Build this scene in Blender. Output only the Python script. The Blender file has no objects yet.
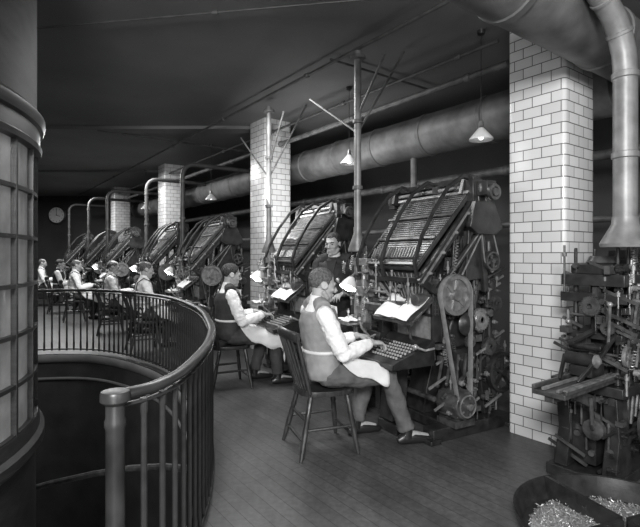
import bpy, bmesh, math, random
from mathutils import Vector, Matrix, Euler
from mathutils.geometry import tessellate_polygon
random.seed(7)
scene = bpy.context.scene
COL = scene.collection
V = Vector
rad = math.radians

# ------------------------------------------------------------ materials
def mat(name, base, rough=0.5, metal=0.0, noise=0.0, nscale=8.0, bump=0.0, emit=0.0, stretch=None, spec=0.5):
    m = bpy.data.materials.new(name); m.use_nodes = True
    nt = m.node_tree; b = nt.nodes['Principled BSDF']
    b.inputs['Roughness'].default_value = rough
    b.inputs['Metallic'].default_value = metal
    b.inputs['Specular IOR Level'].default_value = spec
    b.inputs['Base Color'].default_value = (base, base, base, 1)
    if emit:
        b.inputs['Emission Color'].default_value = (1, 1, 1, 1)
        b.inputs['Emission Strength'].default_value = emit
    if noise or bump:
        tc = nt.nodes.new('ShaderNodeTexCoord'); mp = nt.nodes.new('ShaderNodeMapping')
        nt.links.new(tc.outputs['Object'], mp.inputs['Vector'])
        if stretch:
            mp.inputs['Scale'].default_value = stretch[0]
            mp.inputs['Rotation'].default_value = (0, 0, stretch[1])
        n = nt.nodes.new('ShaderNodeTexNoise'); n.inputs['Scale'].default_value = nscale
        n.inputs['Detail'].default_value = 6
        nt.links.new(mp.outputs['Vector'], n.inputs['Vector'])
        r = nt.nodes.new('ShaderNodeValToRGB')
        lo = max(0, base - noise); hi = base + noise
        r.color_ramp.elements[0].position = 0.3; r.color_ramp.elements[1].position = 0.7
        r.color_ramp.elements[0].color = (lo, lo, lo, 1); r.color_ramp.elements[1].color = (hi, hi, hi, 1)
        nt.links.new(n.outputs['Fac'], r.inputs['Fac']); nt.links.new(r.outputs['Color'], b.inputs['Base Color'])
        if bump:
            bp = nt.nodes.new('ShaderNodeBump'); bp.inputs['Strength'].default_value = bump
            bp.inputs['Distance'].default_value = 0.02
            nt.links.new(n.outputs['Fac'], bp.inputs['Height']); nt.links.new(bp.outputs['Normal'], b.inputs['Normal'])
    return m

M = {}
M['iron'] = mat('cast_iron', 0.028, 0.32, 0.2, 0.014, 14, 0.1)
M['iron2'] = mat('worn_iron', 0.075, 0.34, 0.3, 0.04, 18, 0.1)
M['steel'] = mat('worn_steel', 0.42, 0.3, 0.5, 0.15, 20)
M['brass'] = mat('dull_brass', 0.22, 0.33, 0.45, 0.08, 20)
M['alu'] = mat('ribbed_plate', 0.05, 0.4, 0.3, 0.02, 12)
M['rib'] = mat('dark_rib_metal', 0.14, 0.34, 0.4, 0.08, 16)
M['slat'] = mat('worn_slat_metal', 0.24, 0.34, 0.4, 0.12, 16)
M['galv'] = mat('galvanised_sheet', 0.20, 0.45, 0.25, 0.07, 9, 0.1)
M['pipe'] = mat('painted_pipe', 0.11, 0.5, 0.1, 0.05, 10)
M['pipedark'] = mat('blackened_pipe', 0.07, 0.5, 0.1, 0.025, 8)
M['duct'] = mat('painted_duct', 0.17, 0.5, 0.15, 0.07, 5, 0.12)
M['duct_dark'] = mat('grey_duct_paint', 0.12, 0.5, 0.1, 0.04, 6, 0.08)
M['ceil'] = mat('ceiling_paint', 0.16, 0.7, 0, 0.035, 0.7, spec=.25)
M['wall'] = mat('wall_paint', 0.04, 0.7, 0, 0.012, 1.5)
M['wood'] = mat('dark_varnished_wood', 0.025, 0.4, 0, 0.01, 10, stretch=((1, 1, 8), 0))
M['wooddull'] = mat('dull_dark_wood', 0.022, 0.65, 0, 0.01, 6, stretch=((1, 1, 3), 0), spec=.15)
M['chair'] = mat('chair_wood', 0.035, 0.3, 0, 0.015, 12, stretch=((6, 6, 1), 0))
M['rail'] = mat('handrail_wood', 0.03, 0.36, 0, 0.014, 8)
M['railiron'] = mat('railing_iron', 0.035, 0.35, 0.1, 0.012, 12)
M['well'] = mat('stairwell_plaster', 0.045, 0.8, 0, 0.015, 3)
M['curb'] = mat('painted_floor_curb', 0.20, 0.6, 0, 0.04, 4)
M['wellstep'] = mat('stair_tread', 0.09, 0.6, 0, 0.03, 3)
M['pane'] = mat('glowing_frosted_pane', 0.34, 0.10, 0, 0.18, 4, emit=0.05)  # weak emission stands in for light from inside the enclosure
M['skin'] = mat('skin', 0.38, 0.5, 0, 0.04, 24)
M['shirt'] = mat('white_shirt_cloth', 0.80, 0.8, 0, 0.06, 9, 0.5)
M['apron'] = mat('apron_cloth', 0.66, 0.85, 0, 0.08, 7, 0.5)
M['trouser'] = mat('grey_trousers', 0.10, 0.85, 0, 0.03, 10, 0.4)
M['trouser_dark'] = mat('dark_trousers', 0.05, 0.85, 0, 0.015, 10, 0.3)
M['vest'] = mat('dark_waistcoat', 0.035, 0.85, 0, 0.012, 10, 0.2)
M['vestlight'] = mat('grey_waistcoat', 0.26, 0.85, 0, 0.05, 10, 0.4)
M['shoe'] = mat('black_leather', 0.02, 0.3)
M['hair'] = mat('dark_hair', 0.03, 0.6, 0, 0.02, 80, 0.8)
M['hairgrey'] = mat('greying_hair', 0.10, 0.65, 0, 0.06, 70, 0.8)
M['eye'] = mat('dark_eye', 0.02, 0.2)
M['paper'] = mat('paper', 0.85, 0.8, 0, 0.03, 30)
M['white'] = mat('white_enamel', 0.7, 0.3)
M['bulb'] = mat('lamp_bulb', 0.9, 0.3, emit=4.0)
M['taskbulb'] = mat('task_lamp_bulb', 0.9, 0.3, emit=35.0)
M['key'] = mat('key_button', 0.34, 0.4)
M['keydark'] = mat('key_button_dark', 0.03, 0.4)
M['belt'] = mat('leather_belt', 0.2, 0.6, 0, 0.05, 20)
M['clock'] = mat('clock_dial', 0.7, 0.5)
M['scrap'] = mat('metal_shavings', 0.35, 0.35, 0.5, 0.2, 60)

def floor_mat():
    m = mat('worn_board_floor', 0.092, 0.42, 0, 0.025, 1.6, 0.03, stretch=((3, 1, 1), rad(-36)))
    nt = m.node_tree; b = nt.nodes['Principled BSDF']
    rp = [n for n in nt.nodes if n.type == 'VALTORGB'][0]
    tc = [n for n in nt.nodes if n.type == 'TEX_COORD'][0]
    mp2 = nt.nodes.new('ShaderNodeMapping'); mp2.inputs['Rotation'].default_value = (0, 0, rad(-126.6))
    nt.links.new(tc.outputs['Object'], mp2.inputs['Vector'])
    br = nt.nodes.new('ShaderNodeTexBrick'); br.inputs['Scale'].default_value = 1
    br.inputs['Brick Width'].default_value = 2.6; br.inputs['Row Height'].default_value = .085; br.inputs['Mortar Size'].default_value = .0026
    br.inputs['Color1'].default_value = (1, 1, 1, 1); br.inputs['Color2'].default_value = (.82, .82, .82, 1); br.inputs['Mortar'].default_value = (.42, .42, .42, 1)
    nt.links.new(mp2.outputs['Vector'], br.inputs['Vector'])
    n2 = nt.nodes.new('ShaderNodeTexNoise'); n2.inputs['Scale'].default_value = 30; n2.inputs['Detail'].default_value = 8
    nt.links.new(tc.outputs['Object'], n2.inputs['Vector'])
    r2 = nt.nodes.new('ShaderNodeValToRGB'); r2.color_ramp.elements[0].position = .35; r2.color_ramp.elements[1].position = .75
    r2.color_ramp.elements[0].color = (.8, .8, .8, 1); r2.color_ramp.elements[1].color = (1.2, 1.2, 1.2, 1)
    nt.links.new(n2.outputs['Fac'], r2.inputs['Fac'])
    def mul(a, c):
        x = nt.nodes.new('ShaderNodeMix'); x.data_type = 'RGBA'; x.blend_type = 'MULTIPLY'; x.inputs[0].default_value = 1
        nt.links.new(a, x.inputs[6]); nt.links.new(c, x.inputs[7]); return x.outputs[2]
    o = mul(mul(rp.outputs['Color'], br.outputs['Color']), r2.outputs['Color'])
    nt.links.new(o, b.inputs['Base Color']); return m
M['floor'] = floor_mat()

def brick_mat():
    m = bpy.data.materials.new('glazed_brick'); m.use_nodes = True
    nt = m.node_tree; b = nt.nodes['Principled BSDF']
    uv = nt.nodes.new('ShaderNodeUVMap')
    br = nt.nodes.new('ShaderNodeTexBrick')
    br.inputs['Scale'].default_value = 1.0
    br.inputs['Brick Width'].default_value = 0.149
    br.inputs['Row Height'].default_value = 0.078
    br.inputs['Mortar Size'].default_value = 0.0036
    br.inputs['Mortar Smooth'].default_value = 0.3
    br.inputs['Color1'].default_value = (.72, .72, .72, 1)
    br.inputs['Color2'].default_value = (.60, .60, .60, 1)
    br.inputs['Mortar'].default_value = (.12, .12, .12, 1)
    nt.links.new(uv.outputs['UV'], br.inputs['Vector'])
    nt.links.new(br.outputs['Color'], b.inputs['Base Color'])
    b.inputs['Roughness'].default_value = 0.2
    bp = nt.nodes.new('ShaderNodeBump'); bp.invert = True
    bp.inputs['Strength'].default_value = 0.5; bp.inputs['Distance'].default_value = 0.006
    nt.links.new(br.outputs['Fac'], bp.inputs['Height']); nt.links.new(bp.outputs['Normal'], b.inputs['Normal'])
    return m
M['brick'] = brick_mat()

# ------------------------------------------------------------ mesh builder
class MB:
    def __init__(s): s.v = []; s.f = []; s.M = Matrix.Identity(4)
    def add(s, vs, fs):
        o = len(s.v); s.v += [s.M @ V(p) for p in vs]; s.f += [[i + o for i in f] for f in fs]
    def box(s, a, b, rot=None, piv=None):
        x0, y0, z0 = a; x1, y1, z1 = b
        vs = [V((x, y, z)) for x in (x0, x1) for y in (y0, y1) for z in (z0, z1)]
        if rot is not None:
            R = Euler([rad(t) for t in rot]).to_matrix()
            c = V(piv) if piv else (V(a) + V(b)) / 2
            vs = [c + R @ (p - c) for p in vs]
        s.add(vs, [(0, 1, 3, 2), (4, 6, 7, 5), (0, 4, 5, 1), (2, 3, 7, 6), (0, 2, 6, 4), (1, 5, 7, 3)])
    def bar(s, p0, p1, w, t, side=(1, 0, 0)):
        p0 = V(p0); p1 = V(p1); d = (p1 - p0).normalized()
        sd = V(side); sd = (sd - d * sd.dot(d))
        if sd.length < 1e-4: sd = V((0, 1, 0)) - d * d.y
        if sd.length < 1e-4: sd = V((0, 0, 1))
        sd.normalize(); u = d.cross(sd)
        vs = [p + sd * a * w / 2 + u * b * t / 2 for p in (p0, p1) for a in (-1, 1) for b in (-1, 1)]
        s.add(vs, [(0, 1, 3, 2), (4, 6, 7, 5), (0, 4, 5, 1), (2, 3, 7, 6), (0, 2, 6, 4), (1, 5, 7, 3)])
    def tube(s, pts, radii, n=12, side=(1, 0, 0), caps=True, closed=False):
        pts = [V(p) for p in pts]; N = len(pts)
        if not isinstance(radii, (list,)): radii = [radii] * N
        vs = []; prev = V(side)
        for i, p in enumerate(pts):
            if closed: d = (pts[(i + 1) % N] - pts[i - 1])
            else: d = pts[min(i + 1, N - 1)] - pts[max(i - 1, 0)]
            d.normalize()
            sd = prev - d * prev.dot(d)
            if sd.length < 1e-3:
                sd = V((0, 0, 1)) - d * d.z
                if sd.length < 1e-3: sd = V((0, 1, 0)) - d * d.y
            sd.normalize(); prev = sd; u = d.cross(sd)
            r = radii[i]; a, b = r if isinstance(r, tuple) else (r, r)
            for k in range(n):
                t = 2 * math.pi * k / n
                vs.append(p + sd * math.cos(t) * a + u * math.sin(t) * b)
        fs = []
        for i in range(N if closed else N - 1):
            j = (i + 1) % N
            for k in range(n):
                k2 = (k + 1) % n
                fs.append((i * n + k, i * n + k2, j * n + k2, j * n + k))
        if caps and not closed:
            fs.append(list(range(n))[::-1]); fs.append([(N - 1) * n + k for k in range(n)])
        s.add(vs, fs)
    def cyl(s, p0, p1, r0, r1=None, n=16):
        s.tube([p0, p1], [r0, r0 if r1 is None else r1], n)
    def spring(s, p0, p1, R, r, coils):
        p0 = V(p0); p1 = V(p1); d = (p1 - p0); ax = d.normalized()
        t = V((1, 0, 0)) if abs(ax.x) < .9 else V((0, 1, 0))
        a = (t - ax * t.dot(ax)).normalized(); b = ax.cross(a); n = coils * 8
        s.tube([p0 + d * k / n + (a * math.cos(k * math.pi / 4) + b * math.sin(k * math.pi / 4)) * R for k in range(n + 1)], r, 5)
    def lathe(s, prof, c, axis=(0, 0, 1), n=24, caps=True):
        ax = V(axis).normalized(); c = V(c)
        t = V((1, 0, 0)) if abs(ax.x) < .9 else V((0, 1, 0))
        a = (t - ax * t.dot(ax)).normalized(); b = ax.cross(a)
        vs = []; N = len(prof)
        for r, h in prof:
            for k in range(n):
                th = 2 * math.pi * k / n
                vs.append(c + ax * h + (a * math.cos(th) + b * math.sin(th)) * r)
        fs = [(i * n + k, i * n + (k + 1) % n, (i + 1) * n + (k + 1) % n, (i + 1) * n + k) for i in range(N - 1) for k in range(n)]
        if caps: fs.append(list(range(n))[::-1]); fs.append([(N - 1) * n + k for k in range(n)])
        s.add(vs, fs)
    def ring(s, c, axis, R, r, n=28, m=8):
        ax = V(axis).normalized(); c = V(c)
        t = V((1, 0, 0)) if abs(ax.x) < .9 else V((0, 1, 0))
        a = (t - ax * t.dot(ax)).normalized(); b = ax.cross(a)
        pts = [c + (a * math.cos(2 * math.pi * k / n) + b * math.sin(2 * math.pi * k / n)) * R for k in range(n)]
        s.tube(pts, r, m, side=ax, closed=True)
    def wheel(s, c, axis, R, w, spokes=5, rim=.02, hub=.03):
        ax = V(axis).normalized(); c = V(c)
        s.lathe([(R - rim, -w / 2), (R, -w / 2), (R + .002, 0), (R, w / 2), (R - rim, w / 2), (R - rim, -w / 2)], c, ax, 32, caps=False)
        s.lathe([(hub, -w * .7), (hub, w * .7)], c, ax, 14)
        t = V((1, 0, 0)) if abs(ax.x) < .9 else V((0, 1, 0))
        a = (t - ax * t.dot(ax)).normalized(); b = ax.cross(a)
        for k in range(spokes):
            th = 2 * math.pi * k / spokes + .3
            d = a * math.cos(th) + b * math.sin(th)
            s.bar(c + d * hub * .8, c + d * (R - rim * .6), w * .5, .022, side=ax)
    def gear(s, c, axis, R, w, teeth=24):
        ax = V(axis).normalized(); c = V(c)
        t = V((1, 0, 0)) if abs(ax.x) < .9 else V((0, 1, 0))
        a = (t - ax * t.dot(ax)).normalized(); b = ax.cross(a)
        n = teeth * 4; vs = []
        for h in (-w / 2, w / 2):
            for k in range(n):
                r = R if k % 4 < 2 else R * .9
                th = 2 * math.pi * k / n
                vs.append(c + ax * h + (a * math.cos(th) + b * math.sin(th)) * r)
        fs = [(k, (k + 1) % n, n + (k + 1) % n, n + k) for k in range(n)]
        fs += [list(range(n))[::-1], [n + k for k in range(n)]]
        s.add(vs, fs)
        s.lathe([(R * .75, -w * .5), (R * .72, -w * .62), (R * .3, -w * .62), (R * .25, -w), (R * .25, w), (R * .3, w * .62), (R * .72, w * .62), (R * .75, w * .5)], c, ax, 20)
    def ell(s, c, r, n=14, R=None):
        c = V(c); vs = []; fs = []; m = n // 2 + 2
        for i in range(m + 1):
            ph = math.pi * i / m
            for k in range(n):
                th = 2 * math.pi * k / n
                p = V((math.sin(ph) * math.cos(th) * r[0], math.sin(ph) * math.sin(th) * r[1], math.cos(ph) * r[2]))
                if R is not None: p = R @ p
                vs.append(c + p)
        for i in range(m):
            for k in range(n):
                fs.append((i * n + k, i * n + (k + 1) % n, (i + 1) * n + (k + 1) % n, (i + 1) * n + k))
        s.add(vs, fs)
    def prism(s, poly, x0, x1, ax='x'):
        def mk(t, p):
            if ax == 'x': return (t, p[0], p[1])
            if ax == 'y': return (p[0], t, p[1])
            return (p[0], p[1], t)
        n = len(poly)
        vs = [mk(x0, p) for p in poly] + [mk(x1, p) for p in poly]
        fs = [(k, (k + 1) % n, n + (k + 1) % n, n + k) for k in range(n)]
        tri = tessellate_polygon([[V((p[0], p[1], 0)) for p in poly]])
        fs += [tuple(t) for t in tri] + [tuple(n + i for i in reversed(t)) for t in tri]
        s.add(vs, fs)
    def mesh(s, name):
        me = bpy.data.meshes.new(name); me.from_pydata([tuple(p) for p in s.v], [], s.f)
        bm = bmesh.new(); bm.from_mesh(me)
        bmesh.ops.remove_doubles(bm, verts=bm.verts, dist=1e-5)
        bmesh.ops.recalc_face_normals(bm, faces=bm.faces)
        bm.to_mesh(me); bm.free()
        return me

def fin(mb, name, material, parent=None, smooth=35, bevel=0.0, label=None, cat=None, kind=None, group=None, loc=None, rotz=0):
    me = mb.mesh(name)
    if smooth: me.shade_smooth(); me.set_sharp_from_angle(angle=rad(smooth))
    me.materials.append(material)
    o = bpy.data.objects.new(name, me); COL.objects.link(o)
    if bevel:
        bv = o.modifiers.new('bevel', 'BEVEL'); bv.width = bevel; bv.segments = 2; bv.limit_method = 'ANGLE'; bv.angle_limit = rad(40)
    if parent: o.parent = parent
    if loc is not None: o.location = loc
    o.rotation_euler[2] = rotz
    if label: o['label'] = label
    if cat: o['category'] = cat
    if kind: o['kind'] = kind
    if group: o['group'] = group
    return o

def root(name, loc, rotz=0, label='', cat='', group=None):
    o = bpy.data.objects.new(name, None); o.empty_display_size = .1; COL.objects.link(o)
    o.location = loc; o.rotation_euler[2] = rotz
    o['label'] = label; o['category'] = cat
    if group: o['group'] = group
    return o

def copy_tree(src, loc, rotz, label=None):
    r = src.copy(); COL.objects.link(r); r.location = loc; r.rotation_euler[2] = rotz
    if label: r['label'] = label
    def rec(a, b):
        for ch in a.children:
            c = ch.copy(); COL.objects.link(c); c.parent = b
            rec(ch, c)
    rec(src, r)
    return r

C0 = V((1.743, 3.41, 0)); D = V((-.596, .803, 0)); E = V((.803, .596, 0))
def row(u, v, z=0): return C0 + D * u + E * v + V((0, 0, z))
CEIL = 3.35

# ------------------------------------------------------------ room
RAILPTS = [(-.70, 1.68), (-.615, 1.80), (-.58, 2.08), (-.63, 2.73), (-.80, 3.48), (-1.2, 4.6), (-1.95, 5.84), (-3.09, 6.75), (-4.2, 6.7), (-5.3, 6.0)]
def catmull(P, k):
    P = [V(p) for p in P]; out = []
    for i in range(len(P) - 1):
        p0 = P[max(i - 1, 0)]; p1 = P[i]; p2 = P[i + 1]; p3 = P[min(i + 2, len(P) - 1)]
        for j in range(k):
            t = j / k
            out.append(.5 * ((2 * p1) + (p2 - p0) * t + (2 * p0 - 5 * p1 + 4 * p2 - p3) * t * t + (3 * p1 - p0 - 3 * p2 + p3) * t ** 3))
    out.append(P[-1]); return out
railc = catmull(RAILPTS, 8)
def offset(curve, d):
    out = []
    for i, p in enumerate(curve):
        t = curve[min(i + 1, len(curve) - 1)] - curve[max(i - 1, 0)]
        t.normalize(); nrm = V((-t[1], t[0]))
        out.append(V((p[0], p[1])) + nrm * d)
    return out
edge = offset(railc, 0.06)
hole = [tuple(p) for p in edge] + [(-6.2, 4.8), (-6.3, 3.2), (-5.5, 1.6), (-4.0, .55), (-2.5, .35), (-1.4, .7), (-.86, 1.35)]
outer = [(-10, -3), (8, -3), (8, 16), (-10, 16)]
tri = tessellate_polygon([[V((x, y, 0)) for x, y in outer], [V((x, y, 0)) for x, y in hole]])
allp = outer + hole
me = bpy.data.meshes.new('floor'); me.from_pydata([(x, y, 0) for x, y in allp], [], [tuple(t) for t in tri])
bm = bmesh.new(); bm.from_mesh(me); bmesh.ops.recalc_face_normals(bm, faces=bm.faces)
for f in bm.faces:
    if f.normal.z < 0: f.normal_flip()
bm.to_mesh(me); bm.free()
me.materials.append(M['floor']); fl = bpy.data.objects.new('floor', me); COL.objects.link(fl); fl['kind'] = 'structure'

b = MB(); n = len(hole)
vs = [(x, y, -.001) for x, y in hole] + [(x, y, -2.8) for x, y in hole]
b.add(vs, [(k, (k + 1) % n, n + (k + 1) % n, n + k) for k in range(n)])
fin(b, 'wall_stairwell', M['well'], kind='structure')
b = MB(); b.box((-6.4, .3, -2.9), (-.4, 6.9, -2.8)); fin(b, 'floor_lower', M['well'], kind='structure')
b = MB(); eo = [V((p[0], p[1], -.06)) for p in offset(railc, .075)]
b.tube(eo, [(.055, .022)] * len(eo), 8, side=(0, 0, 1)); fin(b, 'trim_1', M['curb'], kind='structure')
b = MB(); eo = [V((p[0], p[1], -.34)) for p in offset(railc, .072)]
b.tube(eo, [(.02, .018)] * len(eo), 8, side=(0, 0, 1)); fin(b, 'trim_4', M['curb'], kind='structure')

b = MB(); b.box((-10, -3, CEIL), (8, 16, CEIL + .1)); fin(b, 'ceiling', M['ceil'], kind='structure')
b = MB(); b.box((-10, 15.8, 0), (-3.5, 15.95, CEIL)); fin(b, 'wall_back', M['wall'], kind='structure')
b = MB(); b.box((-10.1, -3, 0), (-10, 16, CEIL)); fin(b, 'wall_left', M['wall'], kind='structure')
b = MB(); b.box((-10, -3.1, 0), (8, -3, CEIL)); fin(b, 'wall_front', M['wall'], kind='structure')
b = MB(); p0 = row(-7, 2.2); p1 = row(15, 2.2); n_ = E * .12
b.add([p0, p1, p1 + n_, p0 + n_] + [q + V((0, 0, CEIL)) for q in (p0, p1, p1 + n_, p0 + n_)],
      [(0, 1, 2, 3), (4, 5, 6, 7), (0, 1, 5, 4), (1, 2, 6, 5), (2, 3, 7, 6), (3, 0, 4, 7)])
fin(b, 'wall_right', M['wall'], kind='structure')
b = MB(); b.box((-10, 7.25, CEIL - .05), (-1.0, 7.5, CEIL - .002)); fin(b, 'trim_2', M['ceil'], kind='structure')
b = MB(); b.box((-10, 11.0, CEIL - .05), (-3.4, 11.25, CEIL - .002)); fin(b, 'trim_3', M['ceil'], kind='structure')

# ------------------------------------------------------------ glazed brick columns
def brick_column(name, u):
    w = .4475; r = .03; pts = []
    for cx, cy, a0 in ((w - r, w - r, 0), (r, w - r, 90), (r, r, 180), (w - r, r, 270)):
        for k in range(5):
            a = rad(a0 + 90 * k / 4); pts.append((cx + r * math.cos(a), cy + r * math.sin(a)))
    n = len(pts); me = bpy.data.meshes.new(name); bm = bmesh.new(); uvl = bm.loops.layers.uv.new('UVMap')
    cum = [0]
    for k in range(n): cum.append(cum[-1] + (V(pts[(k + 1) % n]) - V(pts[k])).length)
    sc = .149 * 12 / cum[-1]
    lo = [bm.verts.new((x, y, 0)) for x, y in pts]; hi = [bm.verts.new((x, y, CEIL)) for x, y in pts]
    for k in range(n):
        f = bm.faces.new((lo[k], lo[(k + 1) % n], hi[(k + 1) % n], hi[k])); f.smooth = True
        for l, (uu, vv) in zip(f.loops, ((cum[k], 0), (cum[k + 1], 0), (cum[k + 1], CEIL), (cum[k], CEIL))):
            l[uvl].uv = (uu * sc, vv)
    bm.faces.new(hi); bm.faces.new(lo[::-1])
    bmesh.ops.recalc_face_normals(bm, faces=bm.faces); bm.to_mesh(me); bm.free()
    me.materials.append(M['brick']); me.set_sharp_from_angle(angle=rad(40))
    o = bpy.data.objects.new(name, me); COL.objects.link(o)
    o.rotation_euler[2] = math.atan2(D.y, D.x)
    o.location = row(u, w)
    o['label'] = 'square pillar clad in white glazed bricks'; o['category'] = 'pillar'; o['group'] = 'white glazed brick pillars'
for k in range(4): brick_column('brick_column', 4.24 * k)

# ------------------------------------------------------------ curved glazed enclosure
TC = (-2.60, 1.90)
tr = root('glazed_round_enclosure', (TC[0], TC[1], 0), 0, 'dark wooden round enclosure with small glazed panes and moulded cornice', 'enclosure')
b = MB(); b.lathe([(1.285, 2.10), (1.275, 2.15), (1.275, CEIL)], (0, 0, 0), n=96, caps=False); fin(b, 'upper_drum', M['wooddull'], tr)
b = MB(); b.lathe([(1.27, 1.90), (1.295, 1.905), (1.30, 1.93), (1.29, 1.94), (1.29, 2.01), (1.305, 2.02), (1.315, 2.05), (1.315, 2.07), (1.285, 2.10)], (0, 0, 0), n=96, caps=False); fin(b, 'cornice', M['wood'], tr)
b = MB(); b.lathe([(1.27, -2.8), (1.27, .42), (1.29, .44), (1.31, .46), (1.31, .50), (1.29, .52), (1.28, .58), (1.26, .58)], (0, 0, 0), n=96, caps=False); fin(b, 'base_panel', M['wood'], tr)
b = MB()
NP = 35
for k in range(NP):
    a = 2 * math.pi * k / NP; d = V((math.cos(a), math.sin(a), 0)); t = V((-d.y, d.x, 0))
    big = k % 5 == 0
    b.bar(d * 1.267 + V((0, 0, .56)), d * 1.267 + V((0, 0, 1.92)), .06 if big else .018, .045 if big else .024, side=t)
for z in [.58 + .222 * j for j in range(0, 7)]:
    b.lathe([(1.245, z - .009), (1.278, z - .009), (1.278, z + .009), (1.245, z + .009), (1.245, z - .009)], (0, 0, 0), n=96, caps=False)
fin(b, 'sash_frame', M['wood'], tr)
b = MB(); b.lathe([(1.255, .56), (1.255, 1.94)], (0, 0, 0), n=96, caps=False); fin(b, 'glazing', M['pane'], tr)

# ------------------------------------------------------------ stair railing
rr = root('stair_railing', (0, 0, 0), 0, 'curved dark stair railing with moulded handrail and slim balusters', 'railing')
RH = .895
b = MB(); hp = [V((p[0], p[1], RH)) for p in railc]
b.tube(hp, [(.020, .027)] * len(hp), 14, side=(0, 0, 1)); fin(b, 'handrail', M['rail'], rr, smooth=60)
b = MB(); b.tube([V((p[0], p[1], RH - .038)) for p in railc], [(.006, .018)] * len(hp), 8, side=(0, 0, 1)); fin(b, 'rail_support', M['railiron'], rr)
b = MB(); b.tube([V((p[0], p[1], .06)) for p in railc], [(.012, .02)] * len(hp), 8, side=(0, 0, 1)); fin(b, 'bottom_rail', M['railiron'], rr)
b = MB()
b.lathe([(.040, 0), (.042, .02), (.042, .1), (.032, .12), (.032, .78), (.036, .79), (.036, .81), (.032, .82), (.032, .865), (.046, .875), (.050, .88), (.050, .905), (.046, .912), (.03, .915)], (-.71, 1.665, 0), n=28)
fin(b, 'newel_post', M['rail'], rr)
cum = 0; bme = None; nxt = .09
bb = MB(); bb.lathe([(.014, 0), (.014, .10), (.011, .13), (.012, .5), (.011, .76), (.014, .78), (.014, .825)], (0, 0, 0), n=10)
for i in range(1, len(railc)):
    seg = (railc[i] - railc[i - 1]).length
    while cum + seg > nxt:
        t = (nxt - cum) / seg; p = railc[i - 1].lerp(railc[i], t)
        if bme is None:
            bme = fin(bb, 'baluster', M['railiron'], rr, loc=(p[0], p[1], .04))
        else:
            o = bme.copy(); COL.objects.link(o); o.location = (p[0], p[1], .04)
        nxt += .1
    cum += seg

st = root('spiral_staircase', (TC[0], TC[1], 0), 0, 'dark curving staircase descending below the floor opening', 'staircase')
for k in range(14):
    a0 = rad(-8 + 15 * k); a1 = a0 + rad(16); z = -.17 * (k + 1)
    bq = MB()
    pts = [(1.3 * math.cos(a0), 1.3 * math.sin(a0)), (2.15 * math.cos(a0), 2.15 * math.sin(a0)), (2.15 * math.cos(a1), 2.15 * math.sin(a1)), (1.3 * math.cos(a1), 1.3 * math.sin(a1))]
    if k < 2: pts[1] = (1.72 * math.cos(a0), 1.72 * math.sin(a0)); pts[2] = (1.80 * math.cos(a1), 1.80 * math.sin(a1))
    bq.prism(pts, z - .05, z, 'z'); fin(bq, 'step', M['wellstep'], st, smooth=0)
b = MB(); b.tube([(2.1 * math.cos(rad(32 + 12 * k)), 2.1 * math.sin(rad(32 + 12 * k)), .45 - .17 * 12 / 15 * (k + 3)) for k in range(13)], .024, 8)
fin(b, 'inner_handrail', M['iron2'], st)

# ------------------------------------------------------------ pipes and ducts
def duct(name, pts, r, m, label, cat='duct', seams=1.1, n=28):
    rt = root(name, V(pts[0]), 0, label, cat)
    b = MB(); o = V(pts[0]); P = [V(p) - o for p in pts]
    b.tube(P, r, n); fin(b, name + '_body', m, rt)
    b = MB(); b.lathe([(r, -.03), (r + .010, -.022), (r + .010, .022), (r, .03)], (0, 0, 0), (P[1] - P[0]).normalized(), n, caps=False)
    first = None
    for i in range(len(P) - 1):
        d = P[i + 1] - P[i]; l = d.length; k = .4
        while k < l and l > seams:
            q = P[i] + d.normalized() * k
            if first is None: first = fin(b, 'seam_collar', m, rt, loc=q)
            else:
                c = first.copy(); COL.objects.link(c); c.location = q
            k += seams
    return rt
duct('exhaust_duct', [row(0.0, .9, 2.78), row(13.5, .9, 2.78)], .235, M['duct'], 'long round sheet metal duct running behind the pillars', seams=.8)
duct('ventilation_duct', [row(-.24, -2.6, 2.84), row(-.24, 2.1, 2.84)], .20, M['duct_dark'], 'large round painted duct crossing beneath the ceiling')
duct('ceiling_pipe', [row(-2, -.56, 3.26), row(15, -.56, 3.26)], .016, M['pipedark'], 'slim iron pipe hung just under the ceiling', 'pipe', 2.0, 10)
duct('ceiling_pipe', [row(.6, .25, 3.0), row(14, .25, 3.0)], .032, M['pipe'], 'painted iron pipe running past the pillars', 'pipe', 1.6, 12)
duct('ceiling_pipe', [row(.6, .1, 3.15), row(14, .1, 3.15)], .016, M['pipedark'], 'thin iron pipe running beside the pillars', 'pipe', 1.6, 10)
duct('ceiling_pipe', [row(-3, 1.5, 2.35), row(14, 1.5, 2.35)], .05, M['pipe'], 'iron pipe fixed along the wall', 'pipe', 2.0, 12)
duct('ceiling_pipe', [row(-3, 1.7, 1.75), row(14, 1.7, 1.75)], .035, M['pipe'], 'iron pipe fixed along the wall', 'pipe', 2.0, 12)
duct('drop_pipe', [(1.125, 5.75, 2.6), (1.125, 5.75, 1.75)], .04, M['pipe'], 'short vertical pipe dropping from the duct', 'pipe', .5, 12)
duct('conduit', [row(2.0, -.56, 3.30), row(2.0, .9, 3.30)], .012, M['pipedark'], 'thin conduit across the ceiling', 'pipe', 2, 8)
duct('conduit', [row(6.2, -1.8, 3.30), row(6.2, .9, 3.30)], .014, M['pipedark'], 'thin conduit across the ceiling', 'pipe', 2, 8)
duct('conduit', [(-3.2, 4.2, 3.31), (.4, 3.6, 3.31)], .008, M['pipedark'], 'thin conduit across the ceiling', 'pipe', 2, 8)

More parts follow.
